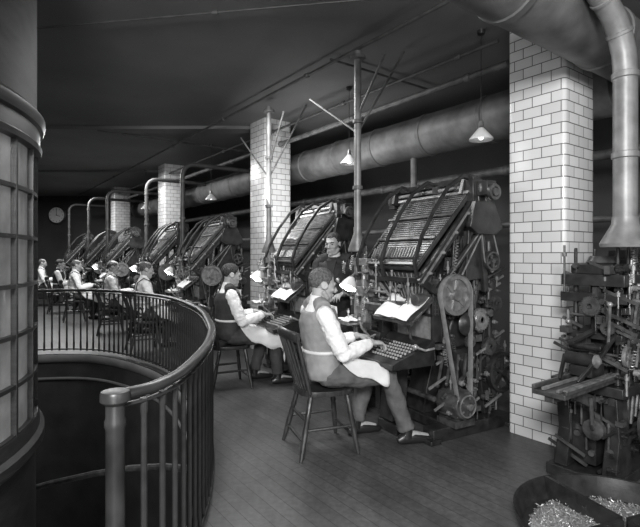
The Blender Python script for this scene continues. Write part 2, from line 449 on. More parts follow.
MACH = [((.60, 3.68)), ((-.38, 5.30)), ((-2.0, 7.2)), ((-3.15, 8.75)), ((-4.65, 10.4)), ((-5.8, 11.9)), ((-7.1, 13.4))]
YL = V((.87, .49, 0)).normalized(); XL = V((YL.y, -YL.x, 0))
MROT = math.atan2(XL.y, XL.x)
def ml(i, x, y, z=0): return V((MACH[i][0], MACH[i][1], z)) + XL * x + YL * y
def stack(i, elbow):
    base = ml(i, -.72, .11)
    rt = root('exhaust_stack', base, 0, 'vertical exhaust pipe with conical hood over the metal pot', 'exhaust pipe', 'machine exhaust pipes')
    b = MB(); pm = M['pipedark'] if elbow else M['galv']
    if elbow:
        pts = [V((0, 0, 1.62)), V((0, 0, 2.7))] + [V((0, 0, 2.7)) + E * (.2 - .2 * math.cos(rad(a))) + V((0, 0, .2 * math.sin(rad(a)))) for a in (22, 45, 67, 90)]
        v_here = (base - C0).dot(E); pts.append(pts[-1] + E * (.9 - v_here - .2 - .22))
        b.tube(pts, .036, 14)
    else:
        b.tube([(0, 0, 1.58), (0, 0, 3.24)], .032, 16)
    fin(b, 'pipe', pm, rt)
    b = MB(); b.lathe([(.085, 1.42), (.09, 1.44), (.038, 1.58), (.038, 1.64)], (0, 0, 0), n=20, caps=False); fin(b, 'hood', pm, rt)
    for z in ((2.0, 2.6) if elbow else (2.0, 2.6, 3.18)):
        b = MB(); R_ = .046 if z < 3 else .07; b.lathe([(.03, z - .02), (R_, z - .015), (R_, z + .015), (.03, z + .02)], (0, 0, 0), n=16)
        fin(b, 'flange', M['pipe'], rt)
    if i < 2:
        for q, zz in ((D * .75 + V((0, 0, 3.0)), 0), (E * .5 - D * .1 + V((0, 0, 3.33)), 0), (-D * .35 + V((0, 0, 3.1)), .15)):
            b = MB(); b.cyl((0, 0, (2.35 if i else 2.5) + zz), q, .011, n=8); fin(b, 'brace', M['pipe'], rt)
for i in range(7): stack(i, i >= 2)

# ------------------------------------------------------------ typesetting machine
def fittings(seed, count, box, kinds):
    """cluster of bolts, rods, springs and brackets filling a mechanism"""
    rnd = random.Random(seed); b = MB(); (x0, x1), (y0, y1), (z0, z1) = box
    for k in range(count):
        c = V((rnd.uniform(x0, x1), rnd.uniform(y0, y1), rnd.uniform(z0, z1))); t = rnd.choice(kinds)
        if t == 'rodz': l = rnd.uniform(.08, .3); b.cyl(c - V((0, 0, l / 2)), c + V((0, 0, l / 2)), rnd.uniform(.004, .009), n=8); b.lathe([(.013, -.012), (.013, .012)], c + V((0, 0, l * .3)), n=6)
        elif t == 'rody': l = rnd.uniform(.08, .25); b.bar(c - V((0, l / 2, l * .2)), c + V((0, l / 2, l * .2)), .01, .018)
        elif t == 'spring': l = rnd.uniform(.06, .14); b.spring(c, c + V((0, rnd.uniform(-.03, .03), l)), .012, .003, 7)
        elif t == 'boss': r = rnd.uniform(.010, .022); b.lathe([(r, 0), (r, .02), (r * .6, .024), (r * .5, .04)], c, (1, 0, 0), 14)
        elif t == 'bossf': r = rnd.uniform(.010, .020); b.lathe([(r, 0), (r, .02), (r * .6, .024), (r * .5, .04)], c, (0, -1, 0), 14)
        elif t == 'blk': s_ = [rnd.uniform(.01, .035) for _ in range(3)]; b.box(c - V(s_), c + V(s_))
        elif t == 'rodx': l = rnd.uniform(.1, .4); b.cyl(c - V((l / 2, 0, 0)), c + V((l / 2, 0, 0)), rnd.uniform(.006, .012), n=8)
    return b

def build_machine():
    R = root('typesetting_machine', (0, 0, 0), 0, 'tall black iron typesetting machine with keyboard and sloping ribbed magazine', 'typesetting machine', 'row of typesetting machines')
    A = lambda mb, nm, m, bev=0.0, lab=None, par=None, kind=None: fin(mb, nm, M[m], par or R, bevel=bev, label=lab, kind=kind)
    b = MB()
    b.box((-.78, .10, 0), (-.66, .98, .10)); b.box((.14, .12, 0), (.26, .95, .10)); b.box((-.66, .86, .02), (.14, .96, .10)); b.box((-.66, .3, .02), (.14, .42, .10))
    for x in (-.72, .20):
        for y in (.12, .94): b.box((x - .09, y - .05, 0), (x + .09, y + .05, .035))
    A(b, 'base', 'iron', .006)
    b = MB()
    prof = [(.32, .1), (.36, .3), (.42, .5), (.40, .7), (.30, .85), (.30, 1.05), (.36, 1.15), (.62, 1.15), (.70, .95), (.64, .75), (.70, .5), (.80, .3), (.86, .1)]
    b.prism(prof, -.30, -.08)
    b.prism([(.30, .1), (.34, .5), (.24, .8), (.24, 1.1), (.32, 1.1), (.36, .8), (.44, .5), (.42, .1)], .12, .18)
    b.prism([(.86, .1), (.78, .5), (.84, .9), (.80, 1.3), (.72, 1.3), (.76, .9), (.68, .5), (.74, .1)], .12, .18)
    b.prism([(.30, .55), (.80, .62), (.80, .70), (.30, .63)], .12, .18)
    b.prism([(.26, 1.0), (.80, 1.12), (.80, 1.22), (.26, 1.08)], .12, .18)
    b.prism([(.36, .64), (.74, .70), (.74, 1.10), (.36, 1.04)], .10, .14)
    b.prism([(.2, .1), (.26, .5), (.22, .9), (.30, 1.1), (.38, 1.1), (.34, .9), (.36, .5), (.36, .1)], -.74, -.68)
    b.prism([(.8, .1), (.74, .5), (.80, 1.0), (.88, 1.0), (.84, .5), (.92, .1)], -.74, -.68)
    b.prism([(.26, .50), (.82, .50), (.82, .58), (.26, .60)], -.74, -.68)
    A(b, 'frame_casting', 'iron', .006)
    b = MB()
    b.prism([(-.25, .575), (-.25, .615), (-.20, .635), (.07, .715), (.12, .76), (.14, .76), (.14, .575)], -.26, .25)
    b.prism([(-.03, .1), (.0, .45), (-.08, .59), (.14, .59), (.10, .1)], -.20, -.04)
    b.box((-.24, -.02, .0), (.0, .16, .08))
    b.box((-.28, -.27, .59), (.27, -.245, .62))
    kc = A(b, 'keyboard', 'iron', .004)
    for nm, cols, m in (('lower_case_keys', (0, 5), 'keydark'), ('middle_keys', (5, 10), 'key'), ('capital_keys', (10, 15), 'key')):
        b = MB()
        for c in range(*cols):
            for r_ in range(6):
                x = -.225 + c * .031; y = -.185 + r_ * .040; z = .641 + (y + .20) * .296
                b.lathe([(.0075, 0), (.009, .012), (.0075, .015)], (x, y, z), n=8)
        A(b, nm, m, kind='stuff', par=kc)
    b = MB()
    b.box((-.23, .13, .74), (-.205, .22, 1.16)); b.box((.215, .13, .74), (.24, .22, 1.16)); b.box((-.23, .12, 1.12), (.24, .22, 1.17)); b.box((-.23, .13, .93), (.24, .15, .95))
    b.box((-.22, .19, .74), (.23, .21, 1.14))
    kf = A(b, 'key_rod_frame', 'iron', .003)
    b = MB()
    for k in range(30): b.box((-.198 + k * .0142, .152, .75), (-.192 + k * .0142, .164, 1.13))
    A(b, 'key_rods', 'steel', kind='stuff', par=kf)
    b = MB()
    for k in range(9):
        b.box((.235, .15 + k * .03, .94), (.243, .158 + k * .03, 1.20)); b.box((.235, .14, .95 + k * .03), (.243, .41, .956 + k * .03))
    b.box((.20, .14, .94), (.236, .41, 1.21))
    A(b, 'side_grille', 'iron2')
    b = MB()
    b.prism([(-.28, 1.02), (.20, 1.02), (.24, 1.18), (.26, 1.26), (-.42, 1.26), (-.40, 1.14)], .08, .11, 'y')
    b.box((-.45, .02, .99), (.22, .10, 1.03)); b.cyl((-.42, .0, 1.0), (-.42, .12, 1.0), .05); b.cyl((.20, -.01, 1.06), (.20, .12, 1.06), .045)
    b.box((-.46, -.02, .93), (-.18, .06, .985))
    asm = A(b, 'assembler', 'iron2', .003)
    b = MB()
    b.bar((-.16, .06, 1.04), (-.40, .06, 1.22), .012, .02, (0, 1, 0)); b.ring((-.42, -.01, 1.0), (0, 1, 0), .035, .008, 20, 6)
    for k in range(12): b.bar((.18 - k * .03, .072, 1.06), (.22 - k * .052, .072, 1.25), .004, .006, (0, 1, 0))
    b.box((-.44, -.03, .985), (-.2, -.015, 1.0))
    A(b, 'delivery_guide', 'steel', par=asm)
    def slab(mb, x0a, x1a, x0b, x1b, pa, pb, t):
        pa = V((0,) + pa); pb = V((0,) + pb); d = (pb - pa).normalized(); nn = V((0, -d.z, d.y))
        vs = []
        for (p, a, c) in ((pa, x0a, x1a), (pb, x0b, x1b)):
            for x in (a, c):
                for h in (0, t): vs.append(p + V((x, 0, 0)) + nn * h)
        mb.add(vs, [(0, 1, 3, 2), (4, 6, 7, 5), (0, 4, 5, 1), (2, 3, 7, 6), (0, 2, 6, 4), (1, 5, 7, 3)])
    L0 = (.02, 1.27); L1 = (.53, 1.86); W0 = -.40; W1 = -.56
    b = MB(); slab(b, W0, .20, W1, .24, L0, L1, .03); mg = A(b, 'magazine', 'alu', .003)
    d2 = V((0, L1[0] - L0[0], L1[1] - L0[1])); dn = d2.normalized(); nn = V((0, -dn.z, dn.y)); o0 = V((0, L0[0], L0[1]))
    b = MB()
    for k in range(34):
        xa = W0 + .015 + k * (.57 / 33); xb = W1 + .015 + k * (.77 / 33)
        b.bar(o0 + V((xa, 0, 0)) + nn * .033 + d2 * .03, o0 + d2 * .97 + V((xb, 0, 0)) + nn * .033, .006, .010)
    A(b, 'magazine_ribs', 'rib', kind='stuff', par=mg)
    b = MB()
    for j in range(30):
        s = .055 + j * .0305
        q = o0 + d2 * s + nn * .041; w0 = W0 + (W1 - W0) * s; w1 = .20 + .04 * s
        b.bar(q + V((w0, 0, 0)), q + V((w1, 0, 0)), .006, .005, dn)
    A(b, 'magazine_cross_wires', 'slat', kind='stuff', par=mg)
    for s in (.03, .36, .66, .96):
        b = MB(); w0 = W0 + (W1 - W0) * s - .02; w1 = .20 + .04 * s + .02
        q = o0 + d2 * s + nn * .056; b.bar(q + V((w0, 0, 0)), q + V((w1, 0, 0)), .028, .014, dn)
        A(b, 'clamp_bar', 'iron2' if s < .9 else 'steel', .003, par=mg)
    # escapement row and curved guide arms over the magazine
    b = MB()
    for k in range(18):
        s = .10; q = o0 + d2 * s + nn * .06 + V((W0 + .03 + k * .032, 0, 0)); b.bar(q, q + d2 * .10 + nn * .02, .012, .02)
    A(b, 'escapement_pawls', 'brass', kind='stuff', par=mg)
    for x in (-.52, -.18, .22):
        b = MB(); pts = [V((x, .60, 1.97)), V((x, .46, 2.0)), V((x, .30, 1.90)), V((x, .16, 1.72)), V((x, .04, 1.52)), V((x, -.03, 1.34)), V((x, .0, 1.22))]
        b.tube(pts, [(.012, .018)] * len(pts), 8); A(b, 'guide_arm', 'iron', par=mg)
    b = MB(); slab(b, -.40, .20, -.50, .24, (.13, 1.22), (.60, 1.76), .03); A(b, 'lower_magazine', 'iron2', .003)
    b = MB()
    for x in (-.58, .255):
        b.bar((x, .0, 1.18), (x, .64, 1.93), .03, .07, (1, 0, 0)); b.bar((x, .16, 1.12), (x, .72, 1.70), .03, .05, (1, 0, 0))
        b.bar((x, .66, 1.1), (x, .58, 1.95), .035, .05, (1, 0, 0)); b.bar((x, .0, 1.2), (x, .26, 1.05), .03, .05)
        b.bar((x, .30, 1.10), (x, .34, 1.56), .02, .03); b.bar((x, .45, 1.10), (x, .50, 1.76), .02, .03)
    b.bar((-.59, .03, 1.20), (.27, .03, 1.20), .04, .04, (0, 1, 0))
    b.bar((-.59, .74, 1.66), (.27, .74, 1.66), .04, .04, (0, 1, 0))
    b.prism([(.34, 1.18), (.64, 1.20), (.68, 1.5), (.60, 1.58)], .22, .245)
    mf = A(b, 'magazine_frame', 'iron', .004)
    b = MB()
    b.bar((.272, .0, 1.185), (.272, .64, 1.935), .008, .016, (1, 0, 0)); b.bar((.272, .18, 1.14), (.272, .72, 1.71), .008, .010, (1, 0, 0))
    for s in (.1, .3, .5, .7, .9): b.lathe([(.014, 0), (.014, .02), (.008, .03)], (.27, .64 * s, 1.18 + .75 * s), (1, 0, 0), 10)
    b.bar((.275, .38, 1.22), (.275, .62, 1.58), .006, .012); b.spring((.28, .30, 1.25), (.28, .34, 1.5), .012, .003, 10)
    A(b, 'magazine_side_rail', 'slat', par=mf)
    b = MB()
    b.box((-.72, .54, 1.90), (.28, .62, 1.945)); b.box((-.76, .50, 1.82), (-.68, .66, 1.98)); b.box((.22, .48, 1.80), (.30, .68, 1.97)); b.box((.30, .52, 1.84), (.40, .62, 1.95))
    b.bar((-.72, .52, 1.98), (.27, .52, 1.98), .012, .05, (0, 1, 0))
    b.prism([(.42, 1.60), (.48, 1.80), (.68, 1.80), (.78, 1.60), (.70, 1.55), (.5, 1.55)], .285, .33)
    b.prism([(.44, 1.86), (.48, 1.98), (.56, 2.03), (.66, 2.00), (.72, 1.90), (.66, 1.80)], .18, .215)
    b.prism([(.44, 1.86), (.48, 1.98), (.56, 2.03), (.66, 2.00), (.72, 1.90), (.66, 1.80)], -.66, -.625)
    db = A(b, 'distributor_beam', 'iron', .004)
    for y, z in ((.515, 1.925), (.515, 1.875), (.645, 1.915)):
        b = MB(); prof = []
        for k in range(46): prof += [(.010, .02 * k), (.016, .02 * k + .01)]
        b.lathe(prof, (-.69, y, z), (1, 0, 0), 10); A(b, 'distributor_screw', 'steel', par=db)
    for c, r_, t in (((.335, .55, 1.90), .045, 18), ((.335, .62, 1.84), .03, 14)):
        b = MB(); b.gear(c, (1, 0, 0), r_, .015, t); A(b, 'distributor_gear', 'brass', par=db)
    b = MB(); b.wheel((.42, .57, 1.86), (1, 0, 0), .06, .03, 4); A(b, 'distributor_pulley', 'iron2', par=db)
    b = MB(); b.tube([(-.80, .86, .75), (-.80, .90, 1.1), (-.79, .86, 1.5), (-.76, .66, 1.90)], [.03, .028, .024, .02], 10); b.box((-.80, .52, 1.86), (-.74, .68, 1.94))
    A(b, 'elevator_lever', 'iron2')
    b = MB()
    for k in range(9):
        x = -.66 + k * .085; rr_ = (.20, .15, .23, .17, .21, .14, .22, .18, .16)[k]
        pts = []
        for j in range(28):
            a = 2 * math.pi * j / 28; q = rr_ * (1 + .12 * math.sin(a + k) + .06 * math.sin(3 * a + k * 2)); pts.append((.70 + q * math.cos(a), .93 + q * math.sin(a)))
        b.prism(pts, x, x + .03)
    b.cyl((-.76, .70, .93), (.28, .70, .93), .03)
    A(b, 'cam_shaft', 'iron2', .003)
    b = MB(); b.wheel((.30, .29, 1.09), (1, 0, 0), .15, .05, 6, .03, .04); b.lathe([(.125, -.008), (.125, .008)], (.295, .29, 1.09), (1, 0, 0), 28); dw = A(b, 'drive_wheel', 'brass')
    b = MB()
    c1 = V((.31, .29, 1.09)); c2 = V((.31, .38, .26)); r1, r2 = .155, .06
    pts = []
    base = math.atan2((c2 - c1).z, (c2 - c1).y)
    for k in range(17):
        a = base + math.pi / 2 + math.pi * k / 16; pts.append(c1 + V((0, math.cos(a), math.sin(a))) * r1)
    for k in range(9):
        a = base - math.pi / 2 + math.pi * k / 8; pts.append(c2 + V((0, math.cos(a), math.sin(a))) * r2)
    b.tube(pts, [(.024, .003)] * len(pts), 8, side=(1, 0, 0), closed=True); A(b, 'drive_belt', 'belt', par=dw)
    for c, r_, t, m_ in (((.24, .62, .88), .09, 26, 'brass'), ((.24, .80, 1.0), .06, 20, 'iron2'), ((.25, .50, .72), .05, 18, 'iron2'), ((.24, .72, .66), .07, 20, 'iron2')):
        b = MB(); b.gear(c, (1, 0, 0), r_, .03, t); A(b, 'side_gear', m_)
    b = MB(); b.lathe([(.08, 0), (.09, .02), (.06, .05), (.02, .06)], (.25, .45, .86), (1, 0, 0), 20); A(b, 'friction_clutch', 'iron')
    b = MB(); b.wheel((.27, .84, .45), (1, 0, 0), .16, .04, 5, .025, .03); A(b, 'intermediate_pulley', 'iron')
    b = MB(); b.wheel((.29, .70, 1.34), (1, 0, 0), .075, .03, 4, .014, .02); up_ = A(b, 'upper_pulley', 'iron2')
    b = MB(); b.tube([(.29, .785, 1.34), (.30, .60, 1.86), (.30, .53, 1.86), (.29, .615, 1.34), (.29, .70, 1.25)], [(.008, .003)] * 5, 6, closed=True); A(b, 'round_belt', 'belt', par=up_)
    b = MB(); b.lathe([(.06, -.13), (.10, -.11), (.115, -.08), (.115, .08), (.10, .11), (.05, .13)], (.22, .38, .26), (1, 0, 0), 24)
    b.box((.12, .28, .10), (.32, .48, .15)); b.box((.14, .32, .10), (.30, .44, .22))
    for k in range(8):
        a = 2 * math.pi * k / 8; b.box((.12, .38 + .112 * math.cos(a) - .008, .26 + .112 * math.sin(a) - .008), (.32, .38 + .112 * math.cos(a) + .008, .26 + .112 * math.sin(a) + .008))
    mo = A(b, 'motor', 'iron2', .002)
    b = MB(); b.ring((.345, .38, .26), (1, 0, 0), .08, .007, 24, 6); b.lathe([(.02, 0), (.025, .03), (.01, .035)], (.345, .38, .26), (1, 0, 0), 12)
    for k in range(5):
        a = 2 * math.pi * k / 5; b.bar((.345, .38, .26), (.345, .38 + .08 * math.cos(a), .26 + .08 * math.sin(a)), .008, .012)
    A(b, 'motor_end_cap', 'brass', par=mo)
    b = MB(); b.gear((-.50, .24, .86), (0, 1, 0), .20, .05, 40); A(b, 'mold_disk', 'brass')
    b = MB()
    b.box((-.76, .06, .55), (-.70, .16, 1.08)); b.box((-.34, .06, .55), (-.28, .16, 1.05)); b.box((-.76, .05, .98), (-.28, .14, 1.06)); b.box((-.76, .05, .60), (-.28, .14, .68))
    b.box((-.80, .0, .70), (-.24, .05, .76)); b.box((-.72, .06, .1), (-.66, .14, .58)); b.box((-.38, .06, .1), (-.32, .14, .58))
    b.box((-.76, .10, 1.06), (-.70, .15, 1.34)); b.box((-.70, .12, 1.10), (-.30, .14, 1.30))
    vf = A(b, 'vise_frame', 'iron', .004)
    b = MB()
    b.box((-.60, -.01, .68), (-.56, .05, 1.34)); b.box((-.46, -.01, .68), (-.42, .05, 1.34)); b.box((-.64, -.03, 1.04), (-.38, .05, 1.12)); b.box((-.62, -.02, 1.30), (-.40, .05, 1.36))
    b.cyl((-.51, .02, .70), (-.51, .02, 1.30), .012); b.bar((-.38, -.04, 1.08), (-.22, -.1, 1.14), .02, .02); b.ell((-.21, -.1, 1.145), (.02, .02, .02))
    A(b, 'first_elevator', 'slat', .002, par=vf)
    b = MB(); b.lathe([(.07, .62), (.14, .68), (.16, .80), (.16, .95), (.13, .98), (.11, .95)], (-.50, .46, 0), n=24); b.cyl((-.58, .46, .1), (-.56, .46, .66), .03); b.cyl((-.42, .46, .1), (-.44, .46, .66), .03); A(b, 'melting_pot', 'iron')
    b = MB(); b.box((-.74, -.16, .80), (-.46, .0, .81)); b.box((-.74, -.165, .80), (-.46, -.155, .83)); b.box((-.745, -.16, .80), (-.735, .0, .83)); A(b, 'slug_galley', 'steel')
    for pts, e in (([(-.30, .05, .75), (-.30, -.05, .72), (-.29, -.14, .80), (-.29, -.16, .86)], (-.29, -.16, .87)), ([(-.78, .1, .6), (-.80, -.02, .58), (-.80, -.1, .66)], (-.80, -.11, .67)), ([(.25, .13, .70), (.28, .02, .70), (.28, -.06, .73)], (.28, -.07, .735)), ([(-.66, .05, 1.0), (-.68, -.06, 1.06), (-.68, -.12, 1.16)], (-.68, -.125, 1.17))):
        b = MB(); b.tube(pts, .009, 8); b.ell(e, (.018, .018, .02)); A(b, 'control_lever', 'steel')
    b = MB()
    for (p, q, r_) in [((-.2, .2, .3), (.18, .2, .3), .02), ((.15, .3, .62), (.15, .7, 1.5), .014), ((-.6, .35, .3), (.1, .55, .35), .02), ((-.25, .15, .62), (-.25, .3, 1.1), .015),
                       ((.20, .25, .30), (.20, .75, .60), .014), ((.05, .2, 1.0), (.05, .6, 1.3), .015), ((-.1, .5, 1.15), (-.1, .6, 1.7), .03), ((.17, .8, .1), (.17, .8, 1.5), .018), ((-.6, .9, .3), (.2, .9, .3), .022), ((-.6, .78, 1.25), (.2, .78, 1.25), .02)]:
        b.cyl(p, q, r_, n=10)
    for y in (.35, .5, .65, .8):
        b.lathe([(.03, 0), (.035, .02), (.015, .03)], (.19, y, 1.14), (1, 0, 0), 12); b.bar((.19, y, 1.12), (.19, y - .05, .95), .014, .02)
    for k in range(7): b.bar((.21, .2 + k * .09, .40), (.21, .26 + k * .08, .62), .012, .018); b.ell((.215, .2 + k * .09, .41), (.012, .016, .016), 8)
    A(b, 'linkage', 'iron2')
    A(fittings(3, 70, ((.17, .24), (.16, .92), (.14, 1.26)), ('rodz', 'rody', 'boss', 'blk', 'spring')), 'side_fittings', 'iron2', kind='stuff')
    A(fittings(4, 50, ((.19, .27), (.16, .92), (.16, 1.24)), ('rodz', 'rody', 'rodz', 'boss', 'spring')), 'side_bright_fittings', 'slat', kind='stuff')
    A(fittings(5, 60, ((-.78, -.26), (-.02, .16), (.5, 1.34)), ('rodz', 'bossf', 'blk', 'spring')), 'casting_fittings', 'iron2', kind='stuff')
    A(fittings(6, 38, ((-.78, -.26), (-.05, .08), (.5, 1.30)), ('rodz', 'bossf', 'spring')), 'casting_bright_fittings', 'steel', kind='stuff')
    A(fittings(8, 70, ((-.46, .20), (.56, .84), (1.15, 1.85)), ('rodz', 'boss', 'blk', 'rody', 'rodx')), 'rear_fittings', 'iron2', kind='stuff')
    A(fittings(9, 30, ((-.40, .16), (.0, .14), (.95, 1.22)), ('rodx', 'bossf', 'rodz')), 'front_bright_fittings', 'slat', kind='stuff')
    A(fittings(10, 40, ((-.66, .24), (.50, .66), (1.86, 1.99)), ('boss', 'bossf', 'blk', 'rodx')), 'head_fittings', 'iron2', kind='stuff')
    b = MB(); b.box((-.20, .0, .86), (.27, .012, 1.09), (-52, 0, 0)); b.cyl((.03, .10, .74), (.03, .05, .95), .01, n=8); b.box((-.20, -.09, .885), (.27, -.08, .905)); A(b, 'copy_board', 'iron2')
    b = MB(); b.tube([(-.36, .1, 1.05), (-.38, .0, 1.25), (-.42, -.12, 1.24), (-.45, -.15, 1.20)], .007, 8); la = A(b, 'work_lamp', 'brass')
    b = MB(); b.lathe([(.02, .05), (.03, .04), (.055, .0), (.075, -.05), (.073, -.05), (.052, .0), (.02, .035)], (-.45, -.15, 1.16), (-.15, .55, 1), 20, caps=False); A(b, 'lamp_shade', 'white', par=la)
    b = MB(); b.ell((-.448, -.165, 1.12), (.026, .026, .032), 12); A(b, 'lamp_bulb', 'taskbulb', par=la)
    return R
m1 = build_machine(); m1.location = (MACH[0][0], MACH[0][1], 0); m1.rotation_euler[2] = MROT
for i in range(1, 7): copy_tree(m1, (MACH[i][0], MACH[i][1], 0), MROT)
def paper(i, x, y, z, w, h, tilt, yaw=0, label='white sheet of copy paper resting on the machine copy board'):
    b = MB(); n = 5
    vs = [(-w / 2 + w * a / n, -h / 2 + h * c / n, .010 * math.sin(a * 1.1) + .006 * math.sin(c * 1.4)) for a in range(n + 1) for c in range(n + 1)]
    b.add(vs, [(a * (n + 1) + c, (a + 1) * (n + 1) + c, (a + 1) * (n + 1) + c + 1, a * (n + 1) + c + 1) for a in range(n) for c in range(n)])
    o = fin(b, 'paper_sheet', M['paper'], None, smooth=180, label=label, cat='paper', group='sheets of copy paper')
    o.location = ml(i, x, y, z); o.rotation_euler = (rad(tilt), 0, MROT + rad(yaw))
for i in range(5):
    paper(i, -.08, -.005, 1.002, .18, .25, 38, 8); paper(i, .14, -.01, 1.002, .21, .26, 38, -5)
    paper(i, -.60, -.08, .835, .18, .13, 3, 6, 'small white proof slip lying on the metal galley')

# ------------------------------------------------------------ chair
def build_chair():
    R = root('wooden_chair', (0, 0, 0), 0, 'dark wooden spindle-back office chair with saddle seat', 'chair', 'operators chairs')
    b = MB(); pts = []
    for k in range(32):
        a = 2 * math.pi * k / 32; c, s = math.cos(a), math.sin(a)
        pts.append((.205 * abs(c) ** .6 * (1 if c > 0 else -1) * (1 - .06 * (s < 0)), .20 * abs(s) ** .65 * (1 if s > 0 else -1)))
    vs = []
    rings = [(1, -.035), (1.02, -.02), (1.0, 0), (.9, -.002), (.55, -.012), (.0, -.014)]
    for sc, z in rings:
        for p in pts: vs.append((p[0] * sc, p[1] * sc, .45 + z))
    n = 32
    fs = [(i * n + k, i * n + (k + 1) % n, (i + 1) * n + (k + 1) % n, (i + 1) * n + k) for i in range(len(rings) - 1) for k in range(n)] + [list(range(n))]
    b.add(vs, fs); fin(b, 'seat', M['chair'], R, smooth=50)
    legs = [((x * .14, y * .13, .43), (x * .215, y * .21 - .02, 0)) for x in (-1, 1) for y in (-1, 1)]
    for p, q in legs:
        b = MB(); p = V(p); q = V(q)
        T = [(0, .014), (.12, .02), (.3, .017), (.34, .022), (.38, .017), (.6, .021), (.85, .017), (1, .013)]
        b.tube([p.lerp(q, t) for t, _ in T], [r for _, r in T], 10); fin(b, 'leg', M['chair'], R)
    def on(k, t): return V(legs[k][0]).lerp(V(legs[k][1]), t)
    for a, c, t in ((0, 1, .55), (2, 3, .55), (0, 2, .72), (1, 3, .72), (0, 2, .42)):
        b = MB(); p = on(a, t); q = on(c, t); b.tube([p, p.lerp(q, .5), q], [.009, .013, .009], 8); fin(b, 'stretcher', M['chair'], R)
    top = [V((.235 * math.sin(rad(a)), -.265 - .06 * math.cos(rad(a)) + .03, .83 + .015 * math.cos(rad(a)))) for a in range(-80, 81, 10)]
    b = MB(); b.tube(top, [(.035, .013)] * len(top), 10, side=(0, 0, 1)); fin(b, 'top_rail', M['chair'], R, smooth=60)
    for k in range(8):
        f = -1 + 2 * k / 7; p = V((f * .175, -.17 + .02 * f * f, .44)); a = math.asin(max(-1, min(1, f * .95)))
        q = V((.235 * math.sin(a), -.235 - .06 * math.cos(a), .82))
        r_ = .014 if k in (0, 7) else .008
        b = MB(); b.tube([p, p.lerp(q, .4), q], [r_, r_ * 1.25, r_ * .9], 8); fin(b, 'spindle', M['chair'], R)
    return R

# ------------------------------------------------------------ people
def voxel(mb, name, size, material, parent, smooth_it=4, disp=0.0, label=None, scale=.07):
    me = mb.mesh(name + '_src'); o = bpy.data.objects.new(name + '_tmp', me); COL.objects.link(o)
    r = o.modifiers.new('r', 'REMESH'); r.mode = 'VOXEL'; r.voxel_size = size; r.use_smooth_shade = True
    s = o.modifiers.new('s', 'SMOOTH'); s.iterations = smooth_it; s.factor = .5
    if disp:
        tx = bpy.data.textures.new('folds', 'CLOUDS'); tx.noise_scale = scale
        d = o.modifiers.new('d', 'DISPLACE'); d.texture = tx; d.strength = disp; d.mid_level = .5
    dg = bpy.context.evaluated_depsgraph_get(); dg.update()
    me2 = bpy.data.meshes.new_from_object(o.evaluated_get(dg)); me2.name = name
    bpy.data.objects.remove(o); me2.materials.clear(); me2.materials.append(material)
    ob = bpy.data.objects.new(name, me2); COL.objects.link(ob); ob.parent = parent
    if label: ob['label'] = label
    return ob

def hand(mb, w, fwd, down, side, curl=1.0):
    w = V(w); f = V(fwd).normalized(); dn = V(down); dn = (dn - f * dn.dot(f)).normalized(); lat = f.cross(dn) * -1
    if lat.x * side < 0: lat = -lat
    Rm = Matrix((lat, f, -dn)).transposed()
    mb.ell(w + f * .048, (.040, .052, .017), 14, Rm)
    mb.ell(w + f * .07, (.042, .026, .014), 12, Rm)
    mb.tube([w - f * .03, w, w + f * .03], [(.028, .022), (.027, .019), (.034, .018)], 12, side=lat)
    for k, (ln, off) in enumerate(((.074, -.034), (.083, -.0115), (.078, .0115), (.060, .033))):
        p = w + f * (.082 - abs(off) * .25) + lat * off; ang = 8; pts = [p - f * .02, p]
        dirl = (f + lat * off * 3.2).normalized()
        for j, fr in enumerate((.45, .3, .25)):
            ang += (22, 30, 22)[j] * curl * (.85 + .1 * k)
            p = p + (dirl * math.cos(rad(ang)) + dn * math.sin(rad(ang))) * ln * fr; pts.append(p)
        mb.tube(pts, [.0095, .0092, .0086, .0078, .0062], 10); mb.ell(pts[-1], (.0064,) * 3, 8)
    p = w + f * .022 - lat * .026; q = p + (f * .6 - lat * .75 + dn * .3).normalized() * .036; q2 = q + (f * .85 - lat * .35 + dn * .4).normalized() * .030; q3 = q2 + (f * .9 - lat * .05 + dn * .45).normalized() * .024
    mb.tube([p, q, q2, q3], [.014, .012, .0105, .008], 10); mb.ell(q3, (.008,) * 3, 8)

def head(mb, T):
    s = mb.M; mb.M = s @ T
    mb.ell((0, -.012, .035), (.074, .094, .082), 22)
    mb.ell((0, .035, -.005), (.064, .062, .075), 18)
    mb.ell((0, .045, -.062), (.047, .048, .045), 16)
    mb.ell((0, .080, -.098), (.024, .018, .018), 12)
    mb.tube([(-.058, -.005, -.045), (-.045, .04, -.088), (0, .078, -.102), (.045, .04, -.088), (.058, -.005, -.045)], [.016, .017, .015, .017, .016], 10)
    mb.tube([(-.045, .076, .022), (0, .096, .026), (.045, .076, .022)], [.010, .012, .010], 10)
    mb.tube([(0, .090, .018), (0, .105, -.008), (0, .120, -.030)], [.009, .011, .013], 10)
    for x in (-.012, .012): mb.ell((x, .104, -.034), (.008, .012, .008), 8)
    for x in (-.042, .042): mb.ell((x, .068, -.022), (.020, .018, .016), 10)
    mb.ell((0, .092, -.058), (.022, .012, .006), 10); mb.ell((0, .090, -.070), (.019, .012, .006), 10)
    for x in (-1, 1):
        mb.ring((x * .077, -.008, -.005), (1, -.3 * x, 0), .021, .007, 14, 6); mb.ell((x * .075, -.004, -.008), (.008, .018, .024), 8)
    mb.M = s

